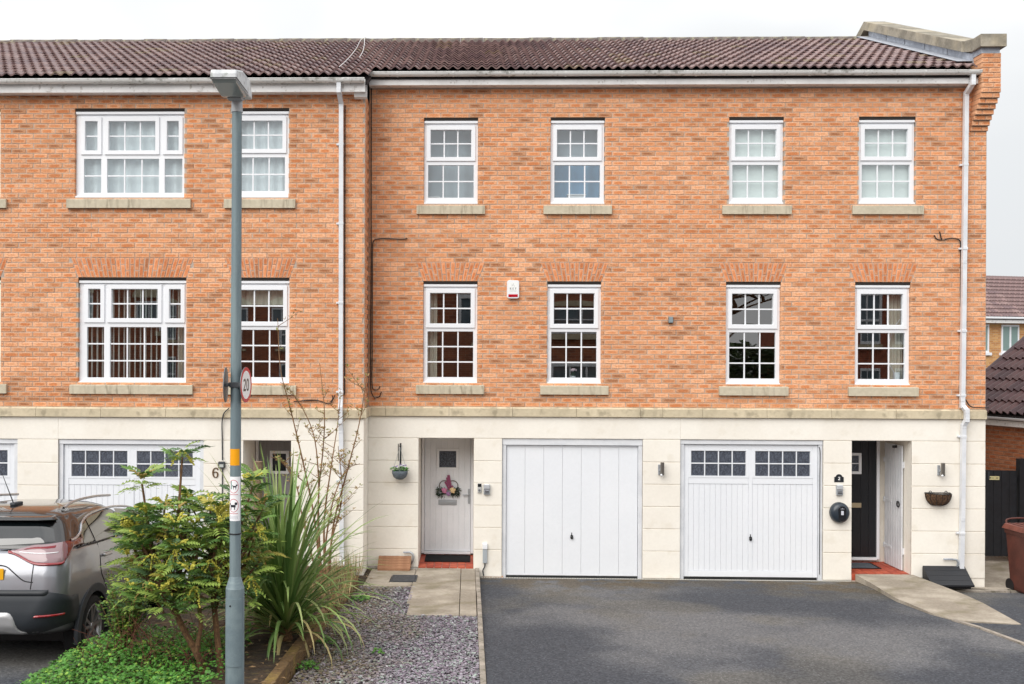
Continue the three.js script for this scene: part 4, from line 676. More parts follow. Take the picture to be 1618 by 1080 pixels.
{ // gas meter covers
  const t = thing('meter_cover', 'low sloping brown wooden meter cover on the cream wall', 'meter box', [-1.145, 0.16, 0]);
  for (const s of [-0.25, 0.235]) part('side', extrude([[0, 0], [-0.28, 0], [-0.28, 0.03], [-0.02, 0.17], [0, 0.17]], 0.018).rotateY(Math.PI / 2).translate(s, 0, 0), M.meterWood, t);
  for (let i = 0; i < 5; i++) { const f = i / 5, y = 0.175 - f * 0.145, z = 0.015 + f * 0.27; part('slat', rbx(-0.256, 0.256, -0.006, 0.006, -0.0285, 0.0285, 0.003).rotateX(0.49).translate(0, y - 0.012, z + 0.03), M.meterWood, t); }
  part('front_board', rbx(-0.25, 0.25, 0.0, 0.035, 0.275, 0.293, 0.004), M.meterWood, t);
  const p = thing('gas_pipe', 'bent grey gas pipe with brass valve above the brown meter cover', 'pipe', [-0.885, 0.24, 0]);
  part('pipe', tube([[0.0, -0.02, 0.02], [0.03, 0.05, 0.05], [0.03, 0.12, 0.06], [-0.01, 0.16, 0.05], [-0.06, 0.165, 0.04]], 0.017, 30, 10), M.steel, p); part('valve', rbx(-0.13, -0.02, 0.15, 0.175, 0.035, 0.06, 0.008), M.lead, p);
  const b = thing('meter_box', 'black plastic gas meter box with sloping lid beside the downpipe', 'meter box', [7.395, -0.03, 0]);
  part('body', extrude([[0, 0], [-0.3, 0], [-0.33, 0.06], [-0.05, 0.27], [0, 0.27]], 0.6).rotateY(Math.PI / 2).translate(-0.3, 0, 0), M.black, b);
  for (let i = 0; i < 4; i++) part('lid_panel', rbx(-0.315, 0.33, -0.006, 0.008, -0.0482, 0.0482, 0.003).rotateX(0.64).translate(0, 0.262 - i * 0.058, 0.075 + i * 0.079), std({ color: 0x1f2126, roughness: 0.4 }), b);
  part('lip', rbx(-0.315, 0.335, 0.035, 0.07, 0.335, 0.352, 0.006), M.black, b);
  const c = thing('gas_pipe', 'short grey gas pipe with lever valve above the black meter box', 'pipe', [7.56, 0.26, 0]);
  part('pipe', tube([[0.05, -0.02, 0.03], [0.06, 0.06, 0.05], [0.04, 0.10, 0.05], [-0.02, 0.11, 0.045]], 0.016, 24, 10), M.steel, c); part('valve', rbx(-0.16, -0.01, 0.098, 0.125, 0.03, 0.055, 0.008), M.lead, c);
  const e = thing('cable_cover', 'narrow grey cable trunking on the wall beside the plain garage door', 'trunking', [0.275, 0.18, 0]); part('trunking', rbx(-0.035, 0.035, 0.06, 0.32, 0, 0.04, 0.006), std({ color: 0xa9b0b6, roughness: 0.5 }), e); part('cap', rbx(-0.04, 0.04, 0.28, 0.37, 0, 0.05, 0.012, 2), M.white, e); part('cable', tube([[0.0, 0.08, 0.02], [-0.005, 0.0, 0.03], [-0.03, -0.05, 0.03], [-0.02, -0.14, 0.03]], 0.01, 16, 6), M.darkGrey, e);
}
{ // mats, covers, drain
  const mat1 = thing('doormat', 'black ribbed doormat on the red step of the grey door', 'doormat', [-0.325, 0.172, -0.5]); part('mat', rbx(-0.37, 0.37, 0, 0.014, -0.35, 0.14, 0.004), M.matBlack, mat1);
  for (let i = 0; i < 14; i++) part('rib', rbx(-0.365, 0.365, 0.0135, 0.019, -0.34 + i * 0.034, -0.32 + i * 0.034, 0.002), M.matBlack, mat1);
  const mat2 = thing('doormat', 'grey doormat with dark border before the black door', 'doormat', [6.33, 0.117, -0.62]); part('border', rbx(-0.33, 0.3, 0, 0.010, -0.23, 0.22, 0.004), M.matBlack, mat2); part('pile', rbx(-0.31, 0.25, 0.008, 0.017, -0.2, 0.19, 0.004), std({ map: scaled(mottled([92, 98, 106], [74, 80, 88], 30, 721, 18), 0.3), roughness: 1 }), mat2);
  const mh = (x, z, y, s, label, w = 0.17, d = 0.26) => { const t = thing('inspection_cover', label, 'drain cover', [x, y, z]); t.rotation.x = -Math.atan(s); part('rim', [rbx(-w - 0.02, w + 0.02, -0.02, 0.006, -d - 0.02, -d, 0.003), rbx(-w - 0.02, w + 0.02, -0.02, 0.006, d, d + 0.02, 0.003), rbx(-w - 0.02, -w, -0.02, 0.006, -d, d, 0.003), rbx(w, w + 0.02, -0.02, 0.006, -d, d, 0.003)], M.darkGrey, t); part('lid', rbx(-w + 0.003, w - 0.003, -0.02, 0.004, -d + 0.003, d - 0.003, 0.003), std({ map: scaled(mottled([72, 74, 78], [52, 54, 58], 16, 731, 14), 0.3), roughness: 0.8, bumpMap: scaled(coarse, 0.1), bumpScale: 0.004 }), t); };
  mh(-0.94, 0.96, bedY(0.96) + 0.006, 0.04, 'square grey drain cover in the slabs near the meter cover', 0.17, 0.24); mh(7.2, 0.10, -0.028, 0.0, 'grey drain cover in the concrete before the black meter box', 0.2, 0.085);
  const dr = thing('channel_drain', 'slotted drainage channel running along both garage doors', 'drain'); part('trough', bx(0.2, 5.9, -0.1, 0.012, 0.005, 0.018), M.kerb, dr); part('trough', bx(0.2, 5.9, -0.1, 0.018, 0.112, 0.125), M.kerb, dr); part('trough_floor', bx(0.2, 5.9, -0.1, -0.03, 0.018, 0.112), M.black, dr);
  const gs = []; for (let x = 0.21; x < 5.88; x += 0.026) gs.push(bx(x, x + 0.014, 0.004, 0.017, 0.0185, 0.1115)); part('grating', merge(gs), std({ color: 0xc4c2ba, roughness: 0.6 }), dr).userData.kind = 'stuff';
}
{ // cables and wires
  const c = (label, pts, r = 0.008, m = M.cable, seg = 60) => { const t = part('cable', pts.map((p) => tube(p, r, seg, 6)), m, scene); tag(t, label, 'cable'); };
  c('pair of black cables down the brick corner between the houses', [[[-1.545, 7.72, 0.03], [-1.545, 6.4, 0.02], [-1.54, 5.0, 0.02], [-1.542, 3.3, 0.02], [-1.53, 2.93, 0.02], [-1.48, 2.83, 0.02], [-1.41, 2.84, 0.02], [-1.37, 2.93, 0.02]], [[-1.52, 5.15, 0.02], [-1.518, 3.6, 0.02], [-1.515, 3.02, 0.02], [-1.5, 2.965, 0.02], [-1.42, 2.965, 0.02], [-1.395, 3.02, 0.02]], [[-1.52, 5.15, 0.02], [-1.50, 5.32, 0.02], [-1.42, 5.345, 0.02], [-1.0, 5.345, 0.02], [-0.97, 5.36, 0.02]]]);
  c('loose black cable on the brickwork beside the downpipe bracket', [[[7.66, 4.3, 0.02], [7.655, 5.2, 0.02], [7.64, 5.33, 0.02], [7.5, 5.365, 0.02], [7.4, 5.34, 0.02], [7.28, 5.355, 0.02], [7.25, 5.41, 0.02]], [[7.36, 5.345, 0.02], [7.34, 5.41, 0.03], [7.33, 5.47, 0.02]]], 0.009);
  c('thin black cable looping off the string course near the corner', [[[7.72, 2.87, 0.04], [7.8, 2.75, 0.06], [7.95, 2.73, 0.06], [8.08, 2.73, 0.05]]], 0.009);
  c('thin dark cable along the bricks under the small arched window', [[[-2.65, 2.80, 0.67], [-2.3, 2.82, 0.67], [-2.1, 2.77, 0.67], [-2.05, 2.83, 0.68], [-2.02, 2.9, 0.68]], [[-2.06, 2.9, 0.68], [-2.055, 2.84, 0.68], [-2.1, 2.79, 0.68]]], 0.008);
  c('black cable beside the white downpipe of number six', [[[-1.885, 7.3, 0.67], [-1.88, 5, 0.67], [-1.875, 2.9, 0.67]]], 0.009);
  c('pair of thin white aerial wires slanting across the roof tiles', [[[-2.04, 9.78, -4.0], [-2.02, 9.53, -3.2], [-2.0, 9.26, -2.5], [-1.93, 8.72, -1.2], [-1.9, 8.12, 0.25], [-1.94, 7.8, 0.95]], [[-2.04, 9.78, -4.0], [-1.97, 9.47, -3.0], [-1.85, 9.0, -1.8], [-1.75, 8.5, -0.6], [-1.72, 8.16, 0.2]]], 0.005, M.whiteCable);
  c('dark grey wire hanging from the string course to the bell box', [[[-3.62, 2.70, 0.72], [-3.7, 2.62, 0.72], [-3.735, 2.5, 0.69], [-3.74, 2.2, 0.665], [-3.735, 1.9, 0.665]], [[-3.735, 1.77, 0.665], [-3.735, 1.3, 0.665], [-3.73, 0.8, 0.665]]], 0.009, M.darkGrey);
}
M.slat = std({ color: 0xf2f2ee, roughness: 0.8 });
M.brickRed = std({ map: brickTex, color: new THREE.Color(0.62, 0.50, 0.47), bumpMap: brickBump, bumpScale: 0.004, roughness: 0.92 });

// ---------------------------------------------------------------- street lamp and its signs
{
  const t = thing('street_lamp', 'grey steel street lamp column with flat lantern and dog notices', 'street lamp', [-1.765, 0.5, 8.34]);
  part('base_section', cyl(0.071, 0.070, 1.24, 0, 0, 0, 32), M.column, t); part('shoulder', cyl(0.070, 0.042, 0.09, 0, 1.24, 0, 32), M.column, t);
  part('shaft', cyl(0.042, 0.037, 3.54, 0, 1.33, 0, 28), M.column, t);
  // curved access door on the base
  const door = []; const n = 10; const P = (i, y, r) => { const a = -0.95 + 1.9 * i / n; return [Math.sin(a) * r, y, Math.cos(a) * r]; };
  for (let i = 0; i < n; i++) { const a = P(i, 0.66, 0.0765), b = P(i + 1, 0.66, 0.0765), c = P(i + 1, 1.17, 0.0765), d = P(i, 1.17, 0.0765); door.push(...a, ...b, ...c, ...a, ...c, ...d); const e = P(i, 1.17, 0.07), f = P(i + 1, 1.17, 0.07), g = P(i, 0.66, 0.07), h = P(i + 1, 0.66, 0.07); door.push(...d, ...c, ...f, ...d, ...f, ...e, ...g, ...h, ...b, ...g, ...b, ...a); }
  for (const [i, s] of [[0, 1], [n, -1]]) { const a = P(i, 0.66, 0.0765), d = P(i, 1.17, 0.0765), e = P(i, 1.17, 0.07), g = P(i, 0.66, 0.07); door.push(...a, ...d, ...e, ...a, ...e, ...g); }
  const dg = new THREE.BufferGeometry(); dg.setAttribute('position', new THREE.Float32BufferAttribute(door, 3)); dg.computeVertexNormals();
  const d = part('access_door', metres(dg), M.column, t); part('lock', cyl(0.007, 0.007, 0.006, 0, 0, 0, 12).rotateX(Math.PI / 2).translate(-0.02, 1.12, 0.072), M.black, d);
  const wrap = (y0, y1, r, a0, a1) => new THREE.CylinderGeometry(r, r, y1 - y0, 20, 1, true, a0, a1 - a0).translate(0, (y0 + y1) / 2, 0);
  part('yellow_band', wrap(2.175, 2.30, 0.0415, -1.3, 1.0), std({ color: 0xf0a400, roughness: 0.45 }), t);
  part('notice', wrap(1.755, 2.09, 0.0422, -1.55, 1.25), std({ map: print(256, 768, (g, W, H) => {
    g.fillStyle = '#f4f4f6'; g.fillRect(0, 0, W, H);
    for (const [y, dog] of [[170, 0], [500, 1]]) { g.strokeStyle = '#c23b4a'; g.lineWidth = 9; g.beginPath(); g.ellipse(W / 2, y, 84, 112, 0, 0, 6.3); g.stroke(); g.fillStyle = '#20242c';
      const hx = dog ? 0 : 26, s = dog ? 1.25 : 0.8; g.fillRect(W / 2 - 44 * s + hx, y - 12, 74 * s, 34 * s); g.fillRect(W / 2 + 18 * s + hx, y - 44 * s, 34 * s, 34 * s); g.fillRect(W / 2 - 42 * s + hx, y + 10, 12 * s, 50 * s); g.fillRect(W / 2 + 10 * s + hx, y + 10, 12 * s, 50 * s); g.fillRect(W / 2 - 58 * s + hx, y - 34 * s, 18 * s, 30 * s);
      if (!dog) { g.fillStyle = '#3f7f6a'; g.fillRect(W / 2 - 52, y - 62, 20, 110); g.beginPath(); g.arc(W / 2 - 42, y - 78, 13, 0, 6.3); g.fill(); }
      g.fillStyle = '#c23b4a'; g.fillRect(50, y + 136, 156, 9); }
    g.fillStyle = '#b9bcc4'; g.fillRect(0, 330, W, 3); for (let i = 0; i < 3; i++) g.fillRect(48, 680 + i * 22, 160, 8); }), roughness: 0.4 }), t);
  part('strap', new THREE.TorusGeometry(0.042, 0.006, 6, 28).rotateX(Math.PI / 2).translate(0, 1.655, 0), M.black, t);
  // lantern
  part('spigot', cyl(0.043, 0.040, 0.13, 0, 4.855, 0, 24), std({ color: 0xb6b8ba, roughness: 0.6, metalness: 0.3 }), t);
  const lamp = sub('lantern', t); lamp.position.set(0, 4.985, 0.0); lamp.scale.set(0.84, 0.9, 0.9);
  const prof = [[0.09, 0.0], [0.09, 0.03], [0.02, 0.12], [-0.25, 0.125], [-0.46, 0.075], [-0.47, 0.05], [-0.47, 0.022], [-0.08, 0.0]];
  part('canopy', alongX(extrude(prof, 0.205, 0.012), -0.1025), std({ map: scaled(mottled([216, 220, 222], [190, 194, 198], 6, 741, 8, { c: [140, 146, 140], k: 0.6, a: 0.62, b: 0.78, per: 8 }), 0.4), roughness: 0.5 }), lamp);
  part('seam', alongX(extrude([[-0.488, 0.016], [-0.488, 0.022], [-0.08, 0.006], [-0.08, 0.0]], 0.232), -0.116), M.darkGrey, lamp);
  part('bowl', alongX(extrude([[-0.465, 0.010], [-0.09, -0.006], [-0.10, -0.035], [-0.16, -0.042], [-0.44, -0.006]], 0.19, 0.008), -0.095), phy({ color: 0xaab2b0, roughness: 0.25, transmission: 0.35, thickness: 0 }), lamp);
  part('bracket', alongX(extrude([[0.06, 0.0], [-0.09, 0.0], [-0.11, -0.05], [-0.05, -0.06], [0.04, -0.03]], 0.12), -0.06), std({ color: 0xa2a4a6, roughness: 0.6 }), lamp);
  // speed limit plates back to back, facing along the street
  const sign = (dx, face, label, turn) => {
    const s = thing('speed_limit_sign', label, 'road sign', [-1.765 + dx, 3.285, 8.34], 'speed limit plates on the lamp column'); s.rotation.y = turn;
    const back = std({ color: 0x7d868a, roughness: 0.5, metalness: 0.4 });
    part('plate', cyl(0.135, 0.135, 0.004, 0, 0, 0, 40).rotateX(Math.PI / 2).translate(0, 0, 0.03), back, s);
    const disc = new THREE.CircleGeometry(0.134, 48).translate(0, 0, 0.0348);
    part('face', disc, std({ map: print(512, 512, (g, W) => { g.fillStyle = '#c4142a'; g.fillRect(0, 0, W, W); g.fillStyle = '#f4f4f4'; g.beginPath(); g.arc(W / 2, W / 2, W * 0.40, 0, 6.3); g.fill(); g.fillStyle = '#2c3034'; g.font = 'bold 250px sans-serif'; g.textAlign = 'center'; g.fillText('20', W / 2, W / 2 + 90); }), roughness: 0.35 }), s);
    part('clamp', [rbx(-0.10, 0.10, -0.012, 0.012, 0.0, 0.026, 0.004), rbx(-0.05, -0.04, -0.02, 0.02, -0.05, 0.0, 0.002), rbx(0.04, 0.05, -0.02, 0.02, -0.05, 0.0, 0.002)], M.darkGrey, s);
  };
  sign(0.045, true, 'round red and white 20 speed limit sign on the lamp column', Math.PI / 2 - 0.1); sign(-0.045, false, 'grey back of the second round sign on the lamp column', -Math.PI / 2 + 0.1);
}

// ---------------------------------------------------------------- silver car with its tail to us
{
  const T = [[0.20, 0.76, -0.62, -4.02], [0.32, 0.82, -0.36, -4.12], [0.42, 0.862, -0.07, -4.2], [0.50, 0.875, -0.005, -4.2], [0.62, 0.885, 0.012, -4.2], [0.74, 0.89, 0.0, -4.18], [0.90, 0.892, -0.02, -4.12], [1.02, 0.885, -0.04, -3.95], [1.12, 0.872, -0.075, -3.05], [1.25, 0.825, -0.155, -2.75], [1.40, 0.748, -0.28, -2.35], [1.50, 0.69, -0.36, -2.1], [1.56, 0.63, -0.43, -1.95], [1.60, 0.52, -0.56, -1.78], [1.622, 0.34, -0.85, -1.6]];
  const lev = (y) => { let i = 0; while (i < T.length - 2 && y > T[i + 1][0]) i++; const a = T[i], b = T[i + 1], t = Math.min(1, Math.max(0, (y - a[0]) / (b[0] - a[0]))); return { w: a[1] + (b[1] - a[1]) * t, zr: a[2] + (b[2] - a[2]) * t, zf: a[3] + (b[3] - a[3]) * t }; };
  // right half outline at height y: p 0..1 across the tail, 1..2 the corner, 2..3 along the side, 3..4 the nose
  const S = (y, p, off = 0) => {
    const { w, zr, zf } = lev(y), r = 0.27 + 0.17 * ss(0.85, 0.4, y), rf = 0.5, bow = (x) => -0.06 * Math.pow(x / w, 2); let x, z, nx, nz;
    const side = (z) => w - 0.03 * Math.pow((z - (zr + zf) / 2) / ((zr - zf) / 2), 4);
    if (p <= 1) { x = p * (w - r); z = zr + bow(x); nx = 0.12 * x / w; nz = 1; }
    else if (p <= 2) { const a = (p - 1) * Math.PI / 2; x = w - r + Math.sin(a) * r - 0.03 * (p - 1); z = zr - r + Math.cos(a) * r + bow(w - r) * (2 - p); nx = Math.sin(a); nz = Math.cos(a); }
    else if (p <= 3) { const z0 = zr - r, z1 = zf + rf; z = z0 + (p - 2) * (z1 - z0); x = side(z) ; nx = 1; nz = 0; const k = Math.min(1, (p - 2) * 8); x = (w - 0.03) * (1 - k) + side(z) * k; }
    else { const a = (p - 3) * Math.PI / 2; const xs = side(zf + rf); x = xs * Math.pow(Math.cos(a), 0.6); z = zf + rf - rf * Math.pow(Math.sin(a), 0.8); nx = Math.cos(a); nz = -Math.sin(a); }
    const l = Math.hypot(nx, nz); return [x + off * nx / l, y, z + off * nz / l];
  };
  const PS = []; for (let i = 0; i <= 4; i++) PS.push(i / 4); for (let i = 1; i <= 10; i++) PS.push(1 + i / 10); for (let i = 1; i <= 24; i++) PS.push(2 + i / 24); for (let i = 1; i <= 8; i++) PS.push(3 + i / 8);
  const loft = (ys) => {
    const ring = [...PS.map((p) => [p, 1]), ...PS.slice(1, -1).reverse().map((p) => [p, -1])], n = ring.length, pos = [], idx = [];
    for (const y of ys) for (const [p, s] of ring) { const q = S(y, p); pos.push(q[0] * s, q[1], q[2]); }
    for (let k = 0; k + 1 < ys.length; k++) for (let i = 0; i < n; i++) { const j = (i + 1) % n, a = k * n + i, b = k * n + j, c = (k + 1) * n + j, d = (k + 1) * n + i; idx.push(a, b, c, a, c, d); }
    const cap = (k, up) => { const c = pos.length / 3; let x = 0, z = 0; for (let i = 0; i < n; i++) { x += pos[(k * n + i) * 3]; z += pos[(k * n + i) * 3 + 2]; } pos.push(0, ys[k], z / n); for (let i = 0; i < n; i++) { const j = (i + 1) % n; up ? idx.push(c, k * n + i, k * n + j) : idx.push(c, k * n + j, k * n + i); } };
    cap(ys.length - 1, true); cap(0, false);
    const g = new THREE.BufferGeometry(); g.setAttribute('position', new THREE.Float32BufferAttribute(pos, 3)); g.setIndex(idx); g.computeVertexNormals(); return g;
  };
  // a skin on the body between two edge curves
  const skin = (p0, p1, n, lo, hi, off, m = 6, s = 1) => {
    const pos = [], idx = []; for (let i = 0; i <= n; i++) { const p = p0 + (p1 - p0) * i / n; for (let j = 0; j <= m; j++) { const y = lo(p) + (hi(p) - lo(p)) * j / m, q = S(y, p, off * (j === 0 || j === m || i === 0 || i === n ? 0.35 : 1)); pos.push(q[0] * s, q[1], q[2]); } }
    for (let i = 0; i < n; i++) for (let j = 0; j < m; j++) { const a = i * (m + 1) + j, b = a + m + 1; s > 0 ? idx.push(a, b, b + 1, a, b + 1, a + 1) : idx.push(a, b + 1, b, a, a + 1, b + 1); }
    const g = new THREE.BufferGeometry(); g.setAttribute('position', new THREE.Float32BufferAttribute(pos, 3)); g.setIndex(idx); g.computeVertexNormals(); return g;
  };
  const both = (...a) => [skin(...a), skin(...a.slice(0, 6), a[6] ?? 6, -1)];
  const pz = (y, z) => { const { zr, zf } = lev(y); return 2 + (zr - (0.27 + 0.17 * ss(0.85, 0.4, y)) - z) / (zr - (0.27 + 0.17 * ss(0.85, 0.4, y)) - zf - 0.5); };     // place along the side for a z
  const car = thing('parked_car', 'silver grey hatchback car with black roof parked before a garage', 'car', [-4.885, driveY(5.0) - 0.005, 6.12]); car.rotation.x = -Math.atan(0.06); car.rotation.order = 'YXZ'; car.rotation.y = -0.012;
  const paint = phy({ color: 0x8e9097, metalness: 0.55, roughness: 0.32, clearcoat: 1, clearcoatRoughness: 0.06 }), roofPaint = phy({ color: 0x0d0d10, roughness: 0.25, clearcoat: 1, clearcoatRoughness: 0.03 }), clad = std({ color: 0x2b3036, roughness: 0.55 }), glassDark = phy({ color: 0x0b1113, roughness: 0.02, clearcoat: 1, clearcoatRoughness: 0.0, ior: 1.7 }), tyreM = std({ color: 0x131315, roughness: 0.85 }), alloy = std({ color: 0xb6b6b8, roughness: 0.3, metalness: 0.9 });
  const ys = []; for (let y = 0.38; y < 1.22; y += 0.045) ys.push(y); ys.push(1.235);
  let body = loft(ys); const wheels = [[0.88, -0.86], [-0.88, -0.86], [0.86, -3.52], [-0.86, -3.52]];
  { const ev = new Evaluator(); ev.attributes = ['position', 'normal']; ev.useGroups = false; let b = new Brush(body); b.updateMatrixWorld(); for (const [x, z] of wheels) { const c = new Brush(new THREE.CylinderGeometry(0.385, 0.385, 0.6, 40).rotateZ(Math.PI / 2).translate(Math.sign(x) * 0.86, 0.335, z)); c.geometry.deleteAttribute('uv'); c.updateMatrixWorld(); b = ev.evaluate(b, c, SUBTRACTION); b.updateMatrixWorld(); } body = b.geometry; }
  part('body', body, paint, car);
  part('underbody', bx(-0.6, 0.6, 0.2, 0.6, -3.7, -0.75), M.black, car);
  const gy = [1.22, 1.25, 1.28, 1.31, 1.37, 1.43, 1.48, 1.52, 1.55, 1.575, 1.595, 1.61, 1.62];
  part('roof', loft(gy), roofPaint, car);
  part('rear_spoiler', [...both(0, 1.55, 14, () => 1.50, () => 1.545, 0.075)], roofPaint, car);
  part('rear_window', both(0, 1.42, 16, (p) => 1.262 + 0.03 * p, (p) => 1.487 - 0.07 * Math.pow(Math.max(0, p - 0.9) / 0.52, 3), 0.012), glassDark, car);
  part('wiper', tube([[0.0, 1.29, -0.165], [-0.2, 1.30, -0.17], [-0.42, 1.33, -0.19]], 0.008, 12, 5), M.black, car);
  // side glass under the arc of the bright strip
  const arc = [[-0.42, 1.30], [-0.53, 1.305], [-0.62, 1.33], [-0.70, 1.365], [-0.80, 1.43], [-1.0, 1.485], [-1.4, 1.515], [-1.9, 1.515], [-2.4, 1.46], [-2.8, 1.32]];
  const arcY = (z) => { for (let i = 0; i + 1 < arc.length; i++) if (z <= arc[i][0] && z >= arc[i + 1][0]) { const t = (arc[i][0] - z) / (arc[i][0] - arc[i + 1][0]); return arc[i][1] + (arc[i + 1][1] - arc[i][1]) * t; } return 1.2; };
  const sideSkin = (z0, z1, n, lo, hi, off, s) => { const pos = [], idx = [], m = 5; for (let i = 0; i <= n; i++) { const z = z0 + (z1 - z0) * i / n; for (let j = 0; j <= m; j++) { const y = lo(z) + (hi(z) - lo(z)) * j / m, q = S(y, Math.max(2.0, Math.min(3, pz(y, z))), off); pos.push(q[0] * s, y, z); } } for (let i = 0; i < n; i++) for (let j = 0; j < m; j++) { const a = i * (m + 1) + j, b = a + m + 1; s > 0 ? idx.push(a, b, b + 1, a, b + 1, a + 1) : idx.push(a, b + 1, b, a, a + 1, b + 1); } const g = new THREE.BufferGeometry(); g.setAttribute('position', new THREE.Float32BufferAttribute(pos, 3)); g.setIndex(idx); g.computeVertexNormals(); return g; };
  for (const s of [1, -1]) {
    part('quarter_window', sideSkin(-0.66, -0.90, 8, () => 1.235, (z) => arcY(z) - 0.02, 0.006, s), glassDark, car);
    part('side_window', sideSkin(-0.96, -1.78, 14, () => 1.225, (z) => arcY(z) - 0.02, 0.006, s), glassDark, car);
    part('side_window', sideSkin(-1.86, -2.66, 14, () => 1.215, (z) => arcY(z) - 0.02, 0.006, s), glassDark, car);
    part('bright_strip', new THREE.TubeGeometry(new THREE.CatmullRomCurve3(arc.map(([z, y]) => { const q = S(y, Math.max(2, Math.min(3, pz(y, z))), 0.008); return V(q[0] * s, y, z); })), 60, 0.013, 8), M.chrome, car);
    part('window_seal', tube([-0.5, -1.0, -1.6, -2.2, -2.7].map((z) => { const q = S(1.215, pz(1.215, z), 0.004); return [q[0] * s, 1.215, z]; }), 0.009, 30, 6), M.black, car);
    // lamps
    const lo = (p) => p < 1 ? 1.215 - 0.115 * ss(0.45, 1.0, p) : 1.10 + 0.14 * ss(1.5, 2.1, p), hi = (p) => p < 1 ? 1.225 + 0.055 * ss(0.45, 1, p) : 1.28 + 0.02 * ss(1.0, 1.8, p);
    const lamp = sub('tail_light', car);
    part('lens', skin(0.5, 1.62, 18, lo, hi, 0.02, 6, s), phy({ color: 0x8f7479, roughness: 0.1, clearcoat: 1 }), lamp);
    part('red_lens', skin(1.6, 2.12, 12, lo, hi, 0.02, 6, s), phy({ color: 0x5a0a10, roughness: 0.1, clearcoat: 1 }), lamp);
    part('red_edge', skin(0.46, 1.62, 18, (p) => lo(p) - 0.014, (p) => lo(p) + 0.012, 0.028, 2, s), phy({ color: 0x8c0a18, roughness: 0.15, clearcoat: 1 }), lamp);
    part('light_bar', skin(0.62, 1.5, 14, (p) => lo(p) * 0.45 + hi(p) * 0.55 - 0.008, (p) => lo(p) * 0.45 + hi(p) * 0.55 + 0.012, 0.028, 2, s), phy({ color: 0xe8e8ec, roughness: 0.2 }), lamp);
    part('red_insert', skin(0.7, 1.45, 12, (p) => lo(p) * 0.35 + hi(p) * 0.65 + 0.012, (p) => hi(p) - 0.012, 0.026, 2, s), phy({ color: 0x7c1c28, roughness: 0.15 }), lamp);
    part('reflector', skin(1.12, 1.72, 10, () => 0.58, () => 0.615, 0.035, 3, s), phy({ color: 0x9c0716, roughness: 0.2, clearcoat: 1 }), car);
    // arches and sills
    for (const zc of [-0.86, -3.52]) { const sh = new THREE.Shape(); sh.absarc(0, 0, 0.455, -0.2, Math.PI + 0.2, false); sh.absarc(0, 0, 0.375, Math.PI + 0.2, -0.2, true); const g = new THREE.ExtrudeGeometry(sh, { depth: 0.03, bevelEnabled: true, bevelSize: 0.006, bevelThickness: 0.008, bevelSegments: 2, curveSegments: 30 }); g.rotateY(Math.PI / 2); g.translate(s > 0 ? 0.853 : -0.883, 0.335, zc); part('wheel_arch', g, clad, car); }
    part('sill_cladding', sideSkin(-1.3, -3.1, 16, () => 0.22, () => 0.46, 0.014, s), clad, car);
    part('door_handle', [rbx(0, 0.035, 1.045, 1.08, -1.28, -1.06, 0.012, 2).translate(s > 0 ? 0.875 : -0.91, 0, 0)], alloy, car);
    part('door_handle', [rbx(0, 0.035, 1.035, 1.07, -2.3, -2.08, 0.012, 2).translate(s > 0 ? 0.885 : -0.92, 0, 0)], alloy, car);
    part('roof_rail', [tube([[s * 0.56, 1.6, -0.75], [s * 0.58, 1.645, -0.9], [s * 0.58, 1.66, -1.5], [s * 0.56, 1.63, -2.1]], 0.014, 30, 8)], alloy, car);
    for (const zd of [-0.99, -1.83]) part('door_gap', tube([0.5, 0.7, 0.9, 1.05, 1.2].map((y) => { const z = zd + (zd > -1 ? -0.22 * ss(0.95, 0.6, y) : 0), q = S(y, pz(y, z), 0.001); return [q[0] * s, y, z]; }), 0.004, 20, 5), M.black, car);
    part('mirror', new THREE.SphereGeometry(0.1, 14, 10).scale(1.1, 0.75, 0.6).translate(s * 1.0, 1.15, -2.72), roofPaint, car);
    part('hatch_gap', tube([0.86, 0.93, 1.0, 1.08, 1.18].map((y) => { const q = S(y, 0.86 + 0.12 * (y - 0.78), 0.001); return [q[0] * s, y, q[2]]; }), 0.0045, 16, 5), M.black, car);
  }
  part('rear_bumper', [...both(0, 2.04, 30, (p) => 0.385 + 0.09 * ss(1.0, 1.8, p), (p) => 0.83 - 0.08 * ss(1.2, 2.2, p), 0.022, 10)], clad, car);
  part('bumper_step', [...both(0, 1.25, 14, () => 0.79, () => 0.855, 0.03, 4)], std({ color: 0x23272c, roughness: 0.5 }), car);
  part('skid_plate', [...both(0, 1.12, 16, (p) => 0.40 , (p) => 0.645 - 0.21 * ss(0.62, 1.12, p), 0.045, 8)], std({ color: 0xb4b4b6, roughness: 0.4, metalness: 0.4 }), car);
  part('number_plate', [rbx(-0.27, 0.27, 0.95, 1.062, -0.012, -0.004, 0.004).translate(0, 0, -0.02)], std({ color: 0xe7a800, roughness: 0.45 }), car);
  part('plate_recess', tube([[0.0, 1.085, -0.055], [0.27, 1.08, -0.06], [0.36, 1.02, -0.05], [0.47, 0.94, -0.045], [0.56, 0.925, -0.05]], 0.006, 24, 5), M.black, car);
  part('aerial', [rbx(-0.03, 0.03, 1.615, 1.65, -0.95, -0.75, 0.012, 2), taper([[0, 1.64, -0.78], [-0.04, 1.85, -0.68], [-0.06, 1.97, -0.62]], 0.007, 0.003, 8, 6)], M.darkGrey, car);
